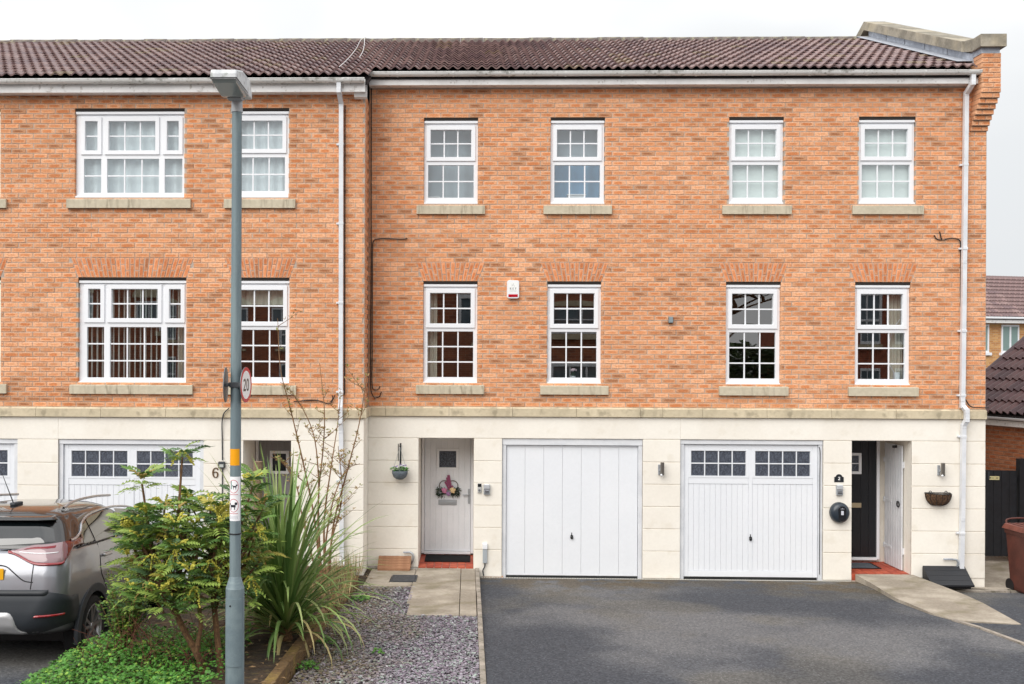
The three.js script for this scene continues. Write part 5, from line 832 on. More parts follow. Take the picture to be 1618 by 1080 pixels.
  for (const [x, z] of wheels) {
    const w = sub('wheel', car); w.position.set(x - Math.sign(x) * 0.105, 0.335, z); w.rotation.y = x > 0 ? 0 : Math.PI;
    const prof = [[0.225, -0.10], [0.3, -0.108], [0.325, -0.085], [0.335, -0.05], [0.337, 0], [0.335, 0.05], [0.325, 0.085], [0.3, 0.108], [0.235, 0.10], [0.225, 0.085]].map((p) => new THREE.Vector2(...p));
    part('tyre', new THREE.LatheGeometry(prof, 48).rotateZ(-Math.PI / 2), tyreM, w);
    part('rim', [new THREE.LatheGeometry([[0.2, -0.09], [0.222, 0.09], [0.24, 0.1], [0.232, 0.104], [0.212, 0.09], [0.205, 0.05]].map((p) => new THREE.Vector2(...p)), 40).rotateZ(-Math.PI / 2), cyl(0.05, 0.04, 0.03, 0, 0, 0, 20).rotateZ(-Math.PI / 2).translate(0.06, 0, 0)], alloy, w);
    part('brake_disc', cyl(0.17, 0.17, 0.02, 0, 0, 0, 28).rotateZ(-Math.PI / 2), std({ color: 0x2a2a2c, roughness: 0.6, metalness: 0.5 }), w);
    for (let k = 0; k < 5; k++) for (const d of [-0.16, 0.16]) { const a = k * Math.PI * 2 / 5 + d, b = k * Math.PI * 2 / 5 + d * 1.35; part('spoke', bar([0.075, Math.cos(a) * 0.035, Math.sin(a) * 0.035], [0.085, Math.cos(b) * 0.222, Math.sin(b) * 0.222], 0.022, 0.03), alloy, w); }
  }
}

// ---------------------------------------------------------------- bin, gate, neighbouring garage
{
  const t = thing('wheelie_bin', 'reddish brown wheelie bin with ribbed lid and white sticker', 'bin', [8.65, -0.11, 0.30]); t.rotation.y = 0.1;
  const bm = std({ map: scaled(mottled([96, 50, 40], [80, 41, 33], 5, 751, 8), 0.6), roughness: 0.55 });
  const tap = (w0, d0, w1, d1, y0, y1) => { const g = new RoundedBoxGeometry(1, 1, 1, 2, 0.06), p = g.attributes.position; for (let i = 0; i < p.count; i++) { const f = p.getY(i) + 0.5; p.setXYZ(i, p.getX(i) * (w0 + (w1 - w0) * f), y0 + (y1 - y0) * f, p.getZ(i) * (d0 + (d1 - d0) * f)); } g.computeVertexNormals(); return metres(g); };
  part('body', tap(0.44, 0.5, 0.54, 0.62, 0.03, 0.94), bm, t); part('collar', tap(0.56, 0.64, 0.58, 0.66, 0.90, 0.97), bm, t);
  const lid = part('lid', tap(0.62, 0.72, 0.56, 0.64, 0.97, 1.05), std({ map: scaled(mottled([128, 74, 62], [110, 62, 52], 5, 753, 8), 0.6), roughness: 0.5 }), t);
  for (let i = 0; i < 5; i++) part('lid_rib', rbx(-0.24 + i * 0.11, -0.2 + i * 0.11, 1.045, 1.06, -0.28, 0.3, 0.006), bm, t);
  part('handle', tube([[-0.2, 1.0, -0.34], [-0.2, 1.08, -0.38], [0.2, 1.08, -0.38], [0.2, 1.0, -0.34]], 0.014, 30, 8), bm, t);
  for (const s of [-1, 1]) part('wheel', cyl(0.1, 0.1, 0.05, 0, 0, 0, 24).rotateZ(Math.PI / 2).translate(s * 0.18, 0.1, -0.25), M.black, t);
  part('sticker', plate(0.13, 0.15, 0, 0, 0).rotateX(-0.064).translate(-0.10, 0.66, 0.301), std({ map: print(130, 150, (g, W, H) => { g.fillStyle = '#eef0f4'; g.fillRect(0, 0, W, H); g.fillStyle = '#5f6470'; g.fillRect(30, 26, 44, 8); g.fillRect(22, 46, 82, 16); g.fillStyle = '#23262e'; g.fillRect(10, 82, 46, 12); g.fillRect(44, 98, 66, 9); g.fillStyle = '#9aa0ac'; g.fillRect(10, 120, 100, 8); }), roughness: 0.5 }), t);
}
{
  const g = thing('garden_gate', 'tall black boarded side gate between the end house and brick garage', 'gate', [0, -0.11, -2.2]);
  const bk = std({ map: scaled(mottled([24, 27, 34], [17, 19, 25], 8, 761, 4), 0.5), roughness: 0.6 });
  for (let i = 0; i < 12; i++) part('gate_board', rbx(8.08 + i * 0.137, 8.08 + (i + 1) * 0.137 - 0.004, 0.1, 1.62 + rr(-0.006, 0.006), -0.02, 0.0, 0.004), bk, g);
  part('gate_rail', rbx(8.08, 9.72, 0.3, 0.4, -0.06, -0.021, 0.004), bk, g); part('gate_rail', rbx(8.08, 9.72, 1.4, 1.5, -0.06, -0.021, 0.004), bk, g);
  part('hinge_strap', rbx(9.21, 9.24, 1.46, 1.60, 0.001, 0.008, 0.002), M.darkGrey, g);
  part('gate_plate', plate(0.18, 0.065, 9.32, 1.485, 0.0035), std({ map: print(180, 64, (c, W, H) => { c.fillStyle = '#d9cf9c'; c.fillRect(0, 0, W, H); c.fillStyle = '#3a3a34'; c.fillRect(14, 20, 22, 20); c.fillStyle = '#8c9468'; c.fillRect(44, 26, 44, 14); c.fillStyle = '#b98f52'; c.fillRect(98, 28, 16, 12); c.fillStyle = '#4a463c'; c.fillRect(122, 24, 40, 16); }), roughness: 0.5 }), g);
  part('gate_post', [rbx(9.735, 9.86, -0.1, 1.83, -0.07, 0.06, 0.006)], bk, g);
}
const brickFarTex = (() => { const t = tex(512, 512, (u, v) => { const rows = 12, k = Math.floor(v * rows), x = u * 4 + (k % 2) * 0.5, fy = v * rows - k, fx = x - Math.floor(x), id = hash3(Math.floor(x) % 4, k, 7), m = fy < 0.13 || fx < 0.045; const n = fbm(u, v, 64, 3, 770) - 0.5; let c = m ? [168, 140, 118] : mix([164, 92, 62], [122, 62, 44], id); return mul(c, 1 + n * 0.3); }); return t; })();
const buffTex = tex(512, 512, (u, v) => { const rows = 12, k = Math.floor(v * rows), x = u * 4 + (k % 2) * 0.5, fy = v * rows - k, fx = x - Math.floor(x), id = hash3(Math.floor(x) % 4, k, 17), m = fy < 0.13 || fx < 0.045; return mul(m ? [196, 176, 150] : mix([214, 164, 104], [186, 128, 78], id), 1 + (fbm(u, v, 64, 3, 774) - 0.5) * 0.25); });
const farBrick = (tint) => std({ map: scaled(brickFarTex, 0.9), color: tint, roughness: 0.95 });
{ // neighbouring garage: its wall runs away from us, hipped tiled roof
  const h = thing('brick_garage', 'low brick garage with dark tiled roof beyond the black gate', 'garage', [9.44, 0, -4.2]); h.rotation.y = 0.33;
  // own axes: wall along z (towards us is +z), facing -x
  part('wall', bx(0.02, 4, -0.4, 2.40, 0.3, 3.2), M.mortar, h);
  { const q = rng(91), rest = []; let n = 0; for (let k = 0; k < 30; k++) for (let i = 0; i < 13; i++) { const a = 0.3 + i * BL + (k % 2) * BL / 2, g = brickGeo(0.215, 32 + Math.floor(q() * 32)); const y = 0.1 + (k + 0.5) * COURSE; if (y > 1.2 && a > 0.2 && a < 3.0 && n < 150) { const m = part('brick', g, M.brickRed, h); m.rotation.y = -Math.PI / 2; m.position.set(0.008, y, a + BL / 2); n++; } else rest.push(g.clone().rotateY(-Math.PI / 2).translate(0.008, y, a + BL / 2)); } part('brickwork', mergeGeometries(rest), M.brickRed, h).userData.kind = 'stuff'; }
  part('fascia', rbx(-0.2, -0.17, 2.26, 2.42, 0.2, 3.3, 0.004), M.fascia, h); part('soffit', bx(-0.17, 0.02, 2.26, 2.28, 0.2, 3.3), M.fascia, h);
  { const o = []; for (let i = 0; i <= 8; i++) { const a = Math.PI + Math.PI * i / 8; o.push([Math.cos(a) * 0.055, Math.sin(a) * 0.055]); } for (let i = 8; i >= 0; i--) { const a = Math.PI + Math.PI * i / 8; o.push([Math.cos(a) * 0.05, Math.sin(a) * 0.05]); } part('gutter', metres(extrude(o, 3.1).translate(-0.26, 2.43, 0.2)), M.timberWhite, h); }
  const roof = sub('roof', h), P = 0.60, c = Math.cos(P), s = Math.sin(P);
  part('roof_deck', metres(extrude([[-0.25, 2.44], [1.9, 2.44 + 2.15 * Math.tan(P)], [4.2, 2.44 + 2.15 * Math.tan(P) - 2.3 * Math.tan(P)], [4.2, 2.2], [-0.2, 2.36]], 3.0).translate(0, 0, 0.19)), M.deck, roof);
  const shape = boldTile.clone().rotateX(P).rotateY(-Math.PI / 2), q = rng(93);
  for (let k = 0; k < 7; k++) for (let i = 0; i < 22; i++) { const z = -3.43 + i * 0.3; if (z < 0.15) continue; const m = part('roof_tile', shape, M.tilesDark[Math.floor(q() * 3)], roof); m.position.set(-0.24 + k * 0.345 * c, 2.46 + k * 0.345 * s, z); }
  { const g = []; for (let i = 0; i < 6; i++) { const m = part('ridge_tile', ridgeShape, M.tilesDark[1], roof); m.rotation.set(0, -Math.PI / 2 * 0 , 0); m.rotation.z = P; m.position.set(-0.3 + i * 0.44 * c, 2.49 + i * 0.44 * s, 0.17); m.scale.set(1, 0.6, 0.6); } }
}
{ // house far behind
  const h = thing('distant_house', 'distant buff brick house with brown roof and white windows behind the garage', 'house', [21.5, 0, -27]); h.rotation.y = 0.28;
  part('wall', bx(-2, 8, -0.4, 4.95, -6, 0), std({ map: scaled(buffTex, 0.9), roughness: 0.95 }), h);
  for (const [a, b] of [[-0.55, 0.32], [0.95, 1.85], [3, 4]]) { const w = sub('window', h); part('frame', [rbx(a, b, 3.7, 3.78, -0.02, 0.05, 0.01), rbx(a, b, 4.8, 4.88, -0.02, 0.05, 0.01), rbx(a, a + 0.07, 3.78, 4.8, -0.02, 0.05, 0.01), rbx(b - 0.07, b, 3.78, 4.8, -0.02, 0.05, 0.01), rbx((a + b) / 2 - 0.04, (a + b) / 2 + 0.04, 3.78, 4.8, -0.02, 0.05, 0.01)], M.upvc, w); part('pane', bx(a + 0.07, b - 0.07, 3.78, 4.8, 0.0, 0.02), phy({ color: 0x7d9490, roughness: 0.15 }), w); part('sill', rbx(a - 0.1, b + 0.1, 3.58, 3.7, 0, 0.1, 0.01), M.upvc, w); }
  part('fascia', rbx(-2.1, 8.1, 4.93, 5.12, 0.0, 0.35, 0.01), M.fascia, h); part('gutter', rbx(-2.1, 8.1, 5.10, 5.2, 0.3, 0.45, 0.03), M.upvc, h);
  const roof = sub('roof', h), P = 0.55, sh = tileShape.clone().rotateX(P), q = rng(95);
  part('roof_deck', alongX(extrude([[-0.4, 5.13], [3.0, 5.13 + 3.4 * Math.tan(P)], [6.4, 5.1], [6.3, 5.0], [-0.3, 5.0]], 10), -2), M.deck, roof);
  const rows = []; for (let k = 0; k < 11; k++) for (let i = 0; i < 33; i++) { const g = k < 8 && i > 3 && i < 14; if (g) { const m = part('roof_tile', sh, M.tiles[Math.floor(q() * 4)], roof); m.position.set(-2 + i * 0.3, 5.16 + k * 0.345 * Math.sin(P), 0.42 - k * 0.345 * Math.cos(P)); } else rows.push(sh.clone().translate(-2 + i * 0.3, 5.16 + k * 0.345 * Math.sin(P), 0.42 - k * 0.345 * Math.cos(P))); }
  part('roof_tiling', mergeGeometries(rows), M.tiles[1], roof).userData.kind = 'stuff';
}

// ---------------------------------------------------------------- the other side of the street, seen in the window glass
function opposite(x0, x1, z, label, tint, wins) {
  const h = thing('opposite_house', label, 'house', [0, 0.4, 0]), d = 7;
  part('wall', bx(x0, x1, 0, 7.0, z, z + d), farBrick(tint), h);
  part('roof', metres(alongX(extrude([[-z + 0.3, 6.9], [-z - d / 2, 9.2], [-z - d - 0.3, 6.9]], x1 - x0 + 0.4), x0 - 0.2)), M.tiles[1], h);
  part('fascia', rbx(x0 - 0.2, x1 + 0.2, 6.8, 7.02, z - 0.28, z - 0.2, 0.01), M.fascia, h);
  for (const [a, b, c, e] of wins) { const w = sub('window', h), n = 3; part('frame', [rbx(a - 0.08, b + 0.08, c - 0.1, c, z - 0.08, z, 0.01), rbx(a - 0.08, b + 0.08, e, e + 0.09, z - 0.08, z, 0.01), rbx(a - 0.08, a, c, e, z - 0.08, z, 0.01), rbx(b, b + 0.08, c, e, z - 0.08, z, 0.01), ...[1, 2].map((i) => rbx(a + (b - a) * i / n - 0.025, a + (b - a) * i / n + 0.025, c, e, z - 0.06, z, 0.008)), rbx(a, b, (c + e) / 2 - 0.04, (c + e) / 2 + 0.04, z - 0.07, z, 0.01)], M.upvc, w); part('pane', bx(a, b, c, e, z - 0.03, z - 0.01), phy({ color: 0x5a6a74, roughness: 0.03, clearcoat: 1 }), w); part('sill', rbx(a - 0.2, b + 0.2, c - 0.26, c - 0.11, z - 0.14, z, 0.01), M.stone, w); const ar = []; for (let i = 0; i <= 10; i++) { const t = Math.PI * i / 10; ar.push([(a + b) / 2 - Math.cos(t) * ((b - a) / 2 + 0.25), e + 0.2 + Math.sin(t) * 0.4]); } if (c > 3.4 && c < 4) part('arched_hood', extrude(ar, 0.12).translate(0, 0, z - 0.12), M.stone, w); }
}
const row = (xs, y0, y1) => xs.map(([a, b]) => [a, b, y0, y1]);
opposite(-22, -5.2, 27, 'red brick house across the street, reflected in the windows', new THREE.Color(1.3, 1.35, 1.35), [...row([[-20, -18.6], [-17, -15.6], [-13.5, -12.1], [-10.5, -9.1], [-7.8, -6.6]], 3.7, 5.2), ...row([[-20, -18.6], [-17, -15.6], [-13.5, -12.1], [-10.5, -9.1], [-7.8, -6.6]], 0.9, 2.6)]);
opposite(-5.0, 8.4, 27, 'red brick house straight across the street, reflected in the windows', new THREE.Color(1.25, 1.35, 1.35), [...row([[-3.6, -2.4], [-0.2, 0.9], [3.6, 4.9], [6.2, 7.3]], 3.7, 5.3), ...row([[-3.6, -2.4], [0.4, 1.5], [3.6, 4.9], [6.2, 7.3]], 0.9, 2.7)]);
opposite(14.2, 28, 26, 'dark red brick house across the street, reflected in the end windows', new THREE.Color(1.2, 1.05, 1.05), [...row([[15.4, 16.5], [17.6, 18.8], [20.5, 21.8]], 3.7, 5.3), ...row([[15.4, 16.5], [17.6, 18.8], [20.5, 21.8]], 0.9, 2.7)]);

// ---------------------------------------------------------------- what shows behind the glass
{
  const sheetGeo = (x0, x1, y0, y1, z, waves, amp) => { const g = new THREE.PlaneGeometry(x1 - x0, y1 - y0, Math.max(4, waves * 8), 1).translate((x0 + x1) / 2, (y0 + y1) / 2, z), p = g.attributes.position; for (let i = 0; i < p.count; i++) p.setZ(i, z + amp * Math.sin((p.getX(i) - x0) / (x1 - x0) * waves * 6.28)); g.computeVertexNormals(); return g; };
  const net = std({ color: 0xe2e8ec, roughness: 1, side: THREE.DoubleSide }), blind = std({ color: 0xeaf0ee, roughness: 0.9, side: THREE.DoubleSide }), cream = std({ color: 0xd8d2c4, roughness: 1, side: THREE.DoubleSide }), grey = std({ color: 0xc6d2dc, roughness: 1, side: THREE.DoubleSide }), blue = std({ color: 0x7fb4dc, roughness: 1, side: THREE.DoubleSide });
  const cur = (label, cat, g, m, group) => tag(part(cat === 'blind' ? 'roller_blind' : 'curtain', g, m, scene), label, cat, group);
  cur('pale net curtain filling the wide upper window', 'curtain', sheetGeo(-5.98, -4.39, 5.95, 7.2, 0.47, 9, 0.02), net); cur('pale net curtain in the upper window behind the lamp head', 'curtain', sheetGeo(-3.57, -2.78, 5.95, 7.2, 0.47, 6, 0.015), net);
  cur('grey-blue drape in the upper window above the grey door', 'curtain', sheetGeo(-0.68, 0.11, 5.95, 7.2, -0.42, 3, 0.02), grey); cur('blue drape in the upper window above the plain garage', 'curtain', sheetGeo(1.31, 2.1, 5.95, 6.62, -0.42, 3, 0.02), blue); cur('grey roller blind in the upper window above the plain garage', 'blind', sheetGeo(1.31, 2.1, 6.63, 7.2, -0.36, 1, 0.0), grey);
  cur('pale roller blind in the upper window above the glazed garage', 'blind', sheetGeo(4.1, 4.9, 5.93, 7.2, -0.16, 1, 0.0), blind); cur('pale roller blind in the upper window nearest the gable', 'blind', sheetGeo(6.12, 6.94, 5.93, 7.2, -0.16, 1, 0.0), blind);
  cur('cream curtain drawn aside in the arched window above the grey door', 'curtain', sheetGeo(-0.68, -0.50, 3.1, 4.6, -0.24, 3, 0.02), cream);
  cur('pale curtain drawn aside in the arched window nearest the downpipe', 'curtain', sheetGeo(6.66, 6.88, 3.1, 4.6, -0.26, 4, 0.02), cream);
  cur('white valance at the top of the arched window behind the column', 'curtain', sheetGeo(-3.55, -2.77, 4.28, 4.6, 0.42, 7, 0.015), cream);
  cur('white drape at the edge of the wide arched window', 'curtain', sheetGeo(-4.5, -4.36, 3.1, 4.6, 0.36, 3, 0.02), cream);
  const vb = thing('vertical_blind', 'white vertical blind slats turned open in the wide arched window', 'blind', [0, 0, 0.475]);
  part('track', rbx(-5.93, -4.34, 4.56, 4.585, -0.02, 0.02, 0.004), M.upvc, vb);
  for (let i = 0; i < 19; i++) part('slat', bx(-0.0015, 0.0015, 3.14, 4.56, -0.045, 0.045).rotateY(0.12).translate(-5.9 + i * 0.084, 0, 0), M.slat, vb);
  // small things on the inner sills
  const pot = thing('flower_pot', 'little pot of pink flowers inside the arched window by the alarm', 'pot plant', [1.67, 3.11, -0.22]); part('pot', cyl(0.035, 0.045, 0.08, 0, 0, 0, 18), M.white, pot); { const q = rng(97), L = [], B = []; for (let i = 0; i < 40; i++) { const g = leafGeo(0.05, 0.025); g.rotateZ(0.6 * q()); g.rotateY(q() * 6.28); g.translate(0, 0.08 + 0.05 * q(), 0); L.push(g); } for (let i = 0; i < 14; i++) { const a = q() * 6.28, r = 0.06 * q(); B.push(new THREE.SphereGeometry(0.018, 7, 5).translate(Math.cos(a) * r, 0.16 + 0.03 * q(), Math.sin(a) * r)); } part('foliage', merge(L), std({ color: 0x3d6a34, side: THREE.DoubleSide }), pot).userData.kind = 'stuff'; part('blossom', merge(B), std({ color: 0xe4c9d2 }), pot).userData.kind = 'stuff'; }
  const bxs = thing('storage_box', 'pale box standing inside the blue upper window', 'box', [1.72, 5.93, -0.30]); part('box', rbx(-0.14, 0.14, 0, 0.14, -0.06, 0.06, 0.006), M.white, bxs); part('lid', rbx(-0.15, 0.15, 0.14, 0.165, -0.07, 0.07, 0.006), M.white, bxs);
  const fr = thing('picture_frame', 'white frame leaning inside the upper window above the grey door', 'frame', [-0.57, 5.93, -0.30]); part('frame', [rbx(-0.1, 0.1, 0.12, 0.14, -0.01, 0.01, 0.003), rbx(-0.1, 0.1, 0, 0.02, -0.01, 0.01, 0.003), rbx(-0.1, -0.08, 0.02, 0.12, -0.01, 0.01, 0.003), rbx(0.08, 0.1, 0.02, 0.12, -0.01, 0.01, 0.003)], M.white, fr); part('picture', bx(-0.08, 0.08, 0.02, 0.12, -0.008, -0.002), cream, fr);
  const lp = thing('table_lamp', 'white table lamp with curved stem inside the end arched window', 'lamp', [6.74, 3.11, -0.2]); part('base', cyl(0.05, 0.055, 0.16, 0.03, 0, 0, 20), M.white, lp); part('stem', tube([[0.0, 0.14, 0], [-0.09, 0.3, 0], [-0.1, 0.55, 0], [-0.02, 0.85, 0], [0.08, 1.0, 0]], 0.008, 30, 6), M.white, lp);
}

// ---------------------------------------------------------------- planted bed with timber edging
{
  const bed = structure('planting_bed', metres(sheet([[-3.7, 0.7], [-1.7, 0.7], [-1.80, 8.4], [-3.75, 8.4]], (x, z) => bedY(z) + 0.10 + 0.05 * fbm(x * 0.3 + 2, z * 0.3, 8, 3, 800), M.soil, 0, 1, 0, 1)), M.soil);
  structure('soil_strip', metres(sheet([[-1.75, 0.0], [-1.2, 0.0], [-1.5, 0.12], [-1.5, 1.3], [-1.75, 1.6]], (x, z) => bedY(z) - 0.012, M.soil, 0, 1, 0, 1)), M.soil);
  const s = thing('sleeper_edging', 'weathered timber sleepers edging the planted bed', 'sleepers');
  const pts = [[-1.55, 1.55], [-1.66, 4.0], [-1.71, 6.2], [-1.76, 8.4]];
  for (let i = 0; i < 3; i++) { const [a, b] = pts[i], [c, d] = pts[i + 1]; for (const lv of [0, 1]) { const L = Math.hypot(c - a, d - b) - 0.012, g = new RoundedBoxGeometry(0.115 - lv * 0.008, 0.10, L, 2, 0.008); const m = part('sleeper', metres(g), M.sleeper, s); m.position.set((a + c) / 2 - 0.06, bedY((b + d) / 2) - 0.01 + lv * 0.103, (b + d) / 2); m.rotation.set(-Math.atan(0.04), Math.atan2(c - a, d - b) + rr(-0.004, 0.004), 0, 'YXZ'); } }
  const k = thing('edging_kerb', 'concrete edging hidden under the ground cover beside the parked car', 'kerb'); for (let i = 0; i < 8; i++) { const z = 0.7 + i * 0.96; part('edging_stone', rbx(-3.80, -3.74, driveY(z) - 0.1, driveY(z) + 0.13, z, z + 0.95, 0.008), M.kerb, k); }
}
const green = (r, g, b, t = 0.25, rough = 0.5) => phy({ color: new THREE.Color().setRGB(r, g, b), roughness: rough, side: THREE.DoubleSide, transmission: t, thickness: 0, specularIntensity: 0.7 });
const leafMats = [[0.11, 0.22, 0.06], [0.16, 0.29, 0.07], [0.29, 0.40, 0.09], [0.12, 0.21, 0.10], [0.46, 0.41, 0.09]].map((c) => green(...c, 0.2, 0.33));
// pinnate leaf: a drooping stalk with pairs of pointed leaflets
function pinnate(L, droop, pairs, seed) {
  const q = rng(seed), pos = [], P = (t) => [L * t * (1 - 0.12 * t), L * (0.28 * t - droop * t * t), 0];
  const tri = (...v) => { for (const p of v) pos.push(...p); };
  const leaflet = (b, dir, up, len, w) => { const [bx_, by, bz] = b, m = [bx_ + dir[0] * len * 0.42, by + dir[1] * len * 0.42 + up, bz + dir[2] * len * 0.42], e = [bx_ + dir[0] * len, by + dir[1] * len - len * 0.10, bz + dir[2] * len], sx = -dir[2] * w, sz = dir[0] * w; tri(b, [m[0] + sx, m[1] + w * 0.35, m[2] + sz], m, m, [m[0] + sx, m[1] + w * 0.35, m[2] + sz], e, b, m, [m[0] - sx, m[1] + w * 0.35, m[2] - sz], m, e, [m[0] - sx, m[1] + w * 0.35, m[2] - sz]); };
  for (let i = 0; i < 5; i++) { const a = P(i / 5), b = P((i + 1) / 5); tri([a[0], a[1] + 0.003, a[2]], [b[0], b[1] + 0.003, b[2] + 0.002], [a[0], a[1] - 0.003, a[2] + 0.002]); }
  for (let k = 0; k < pairs; k++) { const t = 0.2 + 0.76 * k / pairs, b = P(t), len = L * (0.26 + 0.10 * Math.sin(Math.PI * (k + 1) / (pairs + 1))) * (0.9 + 0.2 * q()); for (const s of [1, -1]) leaflet(b, [0.42, -0.12 + 0.1 * (q() - 0.5), s * 0.90], 0.004, len, len * 0.22); }
  leaflet(P(0.97), [0.98, -0.25, 0], 0.0, L * 0.3, L * 0.05);
  const g = new THREE.BufferGeometry(); g.setAttribute('position', new THREE.Float32BufferAttribute(pos, 3)); g.computeVertexNormals(); return g;
}
{
  const t = thing('evergreen_shrub', 'spiky leaved evergreen shrub with yellow buds beside the lamp column', 'shrub');
  const whorls = [[-2.79, 2.54, 6.2], [-3.31, 2.28, 6.2], [-3.12, 2.0, 6.5], [-3.47, 1.86, 6.3], [-3.16, 1.79, 6.6], [-3.06, 2.01, 6.1], [-2.85, 1.86, 6.5], [-2.76, 2.06, 6.0], [-2.48, 2.05, 6.3], [-2.52, 1.8, 6.6], [-2.13, 2.24, 6.0], [-1.99, 2.04, 6.2], [-2.33, 2.08, 5.9], [-2.35, 1.99, 6.5], [-2.67, 1.73, 6.8], [-2.97, 1.63, 6.7], [-3.24, 1.5, 6.5], [-2.51, 1.54, 6.9], [-2.38, 1.58, 6.7], [-2.28, 1.35, 6.6], [-2.72, 1.45, 6.8], [-2.98, 1.40, 6.8], [-3.21, 1.32, 6.7], [-2.77, 1.36, 6.9], [-2.45, 1.38, 6.9], [-2.04, 1.76, 6.4], [-1.99, 1.56, 6.3], [-2.05, 1.39, 6.5], [-3.48, 1.53, 6.2], [-3.17, 1.73, 5.9], [-2.91, 1.71, 5.8], [-2.53, 1.61, 5.9], [-2.33, 1.78, 5.8], ...Array.from({ length: 46 }, () => { const a = rr(0, 6.28), r = Math.sqrt(rr(0.05, 1)), e = rr(-1, 1) * Math.sqrt(1 - r * r * 0.8); return [-2.66 + 0.72 * r * Math.cos(a), 1.66 + 0.44 * e, 6.25 + 0.55 * r * Math.sin(a)]; })];
  for (const w of whorls) if (w[0] < -2.75) w[0] = -2.75 + (w[0] + 2.75) * 0.76;
  const A = [[-2.38, 0.4, 6.6], [-2.55, 0.77, 6.6], [-2.66, 0.95, 6.58], [-2.79, 1.2, 6.55]], B = [[-2.3, 0.4, 6.55], [-2.35, 0.92, 6.55], [-2.39, 1.16, 6.5]];
  part('trunk', taper([...A], 0.036, 0.028, 16, 8), M.bark, t); part('trunk', taper(B, 0.034, 0.026, 12, 8), M.bark, t); part('trunk', taper([[-2.42, 0.42, 6.62], [-2.5, 0.75, 6.68], [-2.47, 1.0, 6.66], [-2.52, 1.25, 6.6]], 0.026, 0.018, 12, 8), M.bark, t);
  const shapes = [[0.31, 0.42, 6, 1], [0.27, 0.62, 5, 2], [0.33, 0.5, 7, 3], [0.29, 0.3, 6, 4], [0.23, 0.75, 5, 5]].map((a) => pinnate(...a)), q = rng(811), rest = []; let n = 0; const all = [];
  whorls.forEach((w, i) => {
    const left = w[0] < -2.55, from = left ? A[3] : w[0] > -2.5 ? B[2] : [-2.52, 1.25, 6.6], mid = [(from[0] + w[0]) / 2 + rr(-0.05, 0.05), (from[1] + w[1]) / 2 - 0.04, (from[2] + w[2]) / 2];
    if (i < 14 || i % 2 === 0) part('stem', taper([from, mid, [w[0], w[1] - 0.03, w[2]]], 0.02, 0.010, 10, 6), M.bark, t); else part('stem', taper([[w[0] + (left ? 0.12 : -0.1), w[1] - 0.28, w[2] - 0.1], [w[0], w[1] - 0.02, w[2]]], 0.012, 0.008, 6, 5), M.bark, t);
    const tip = i < 14, k = 10 + Math.floor(q() * 4), tone = q();
    for (let j = 0; j < k; j++) { const a = j * 2.399 + q() * 0.5, el = tip ? 0.28 + 0.5 * q() : -0.1 + 0.7 * q(); all.push({ w, a, el, y: w[1] - 0.015 * j * (tip ? 1 : 1.6) + 0.03, s: (tip ? 0.66 : 0.5) + 0.4 * q(), g: Math.floor(q() * 5), m: tone < 0.16 && j < 4 ? 4 : q() < 0.34 ? 2 : Math.floor(q() * 4) }); }
  });
  all.sort((a, b) => b.w[2] - a.w[2]);
  for (const l of all) { const m = new THREE.Mesh(shapes[l.g], leafMats[l.m]); m.rotation.set(0, l.a, l.el, 'YXZ'); m.scale.setScalar(l.s); m.position.set(l.w[0], l.y, l.w[2]); if (n++ < 300) { m.name = 'leaf'; m.castShadow = m.receiveShadow = true; t.add(m); } else { m.updateMatrix(); (rest[l.m] ??= []).push(shapes[l.g].clone().applyMatrix4(m.matrix)); } }
  rest.forEach((g, i) => { if (g) part('foliage', merge(g), leafMats[i], t).userData.kind = 'stuff'; });
  const bud = new THREE.IcosahedronGeometry(0.009, 0), yellow = std({ color: new THREE.Color().setRGB(0.50, 0.46, 0.07), roughness: 0.6 }), tan = std({ color: new THREE.Color().setRGB(0.36, 0.26, 0.08), roughness: 0.7 });
  whorls.forEach((w, i) => { const g = []; for (let r = 0; r < 5; r++) { const a = q() * 6.28, dn = i % 3 === 0 ? -1 : 1, L = 0.09 + 0.09 * q(); for (let k = 0; k < 15; k++) { const f = k / 15; g.push(bud.clone().translate(w[0] + Math.cos(a) * (0.02 + 0.10 * f) + (q() - 0.5) * 0.016, w[1] + 0.03 + dn * L * f * (dn > 0 ? 1 - 0.6 * f : 1) + (q() - 0.5) * 0.012, w[2] + Math.sin(a) * (0.02 + 0.10 * f) + (q() - 0.5) * 0.016)); } } part('flower_buds', merge(g), i % 5 === 1 ? tan : yellow, t).userData.kind = 'stuff'; });
}
// small rounded leaf for the bushes
function roundLeaf(L, W) { const g = new THREE.BufferGeometry(); const c = [L * 0.5, W * 0.12, 0], rim = [[0, 0, 0], [L * 0.3, 0, W * 0.45], [L * 0.7, 0, W * 0.4], [L, -W * 0.1, 0], [L * 0.7, 0, -W * 0.4], [L * 0.3, 0, -W * 0.45]], pos = []; for (let i = 0; i < 6; i++) pos.push(...c, ...rim[i], ...rim[(i + 1) % 6]); g.setAttribute('position', new THREE.Float32BufferAttribute(pos, 3)); g.computeVertexNormals(); return g; }
function scatter(name, geo, mat, n, place, parent, seed, tint) {
  const im = new THREE.InstancedMesh(geo, mat, n), q = rng(seed), m = new THREE.Matrix4(), c = new THREE.Color(); for (let i = 0; i < n; i++) { const p = place(q, i); m.compose(V(...p.at), new THREE.Quaternion().setFromEuler(new THREE.Euler(...p.turn, 'YXZ')), V(p.s, p.s, p.s)); im.setMatrixAt(i, m); const t = tint(q, p); c.setRGB(...t); im.setColorAt(i, c); }
  im.name = parent === scene ? numbered(name) : name; im.castShadow = im.receiveShadow = true; im.userData.kind = 'stuff'; parent.add(im); return im;
}
const leafWhite = green(1, 1, 1, 0.2, 0.5);
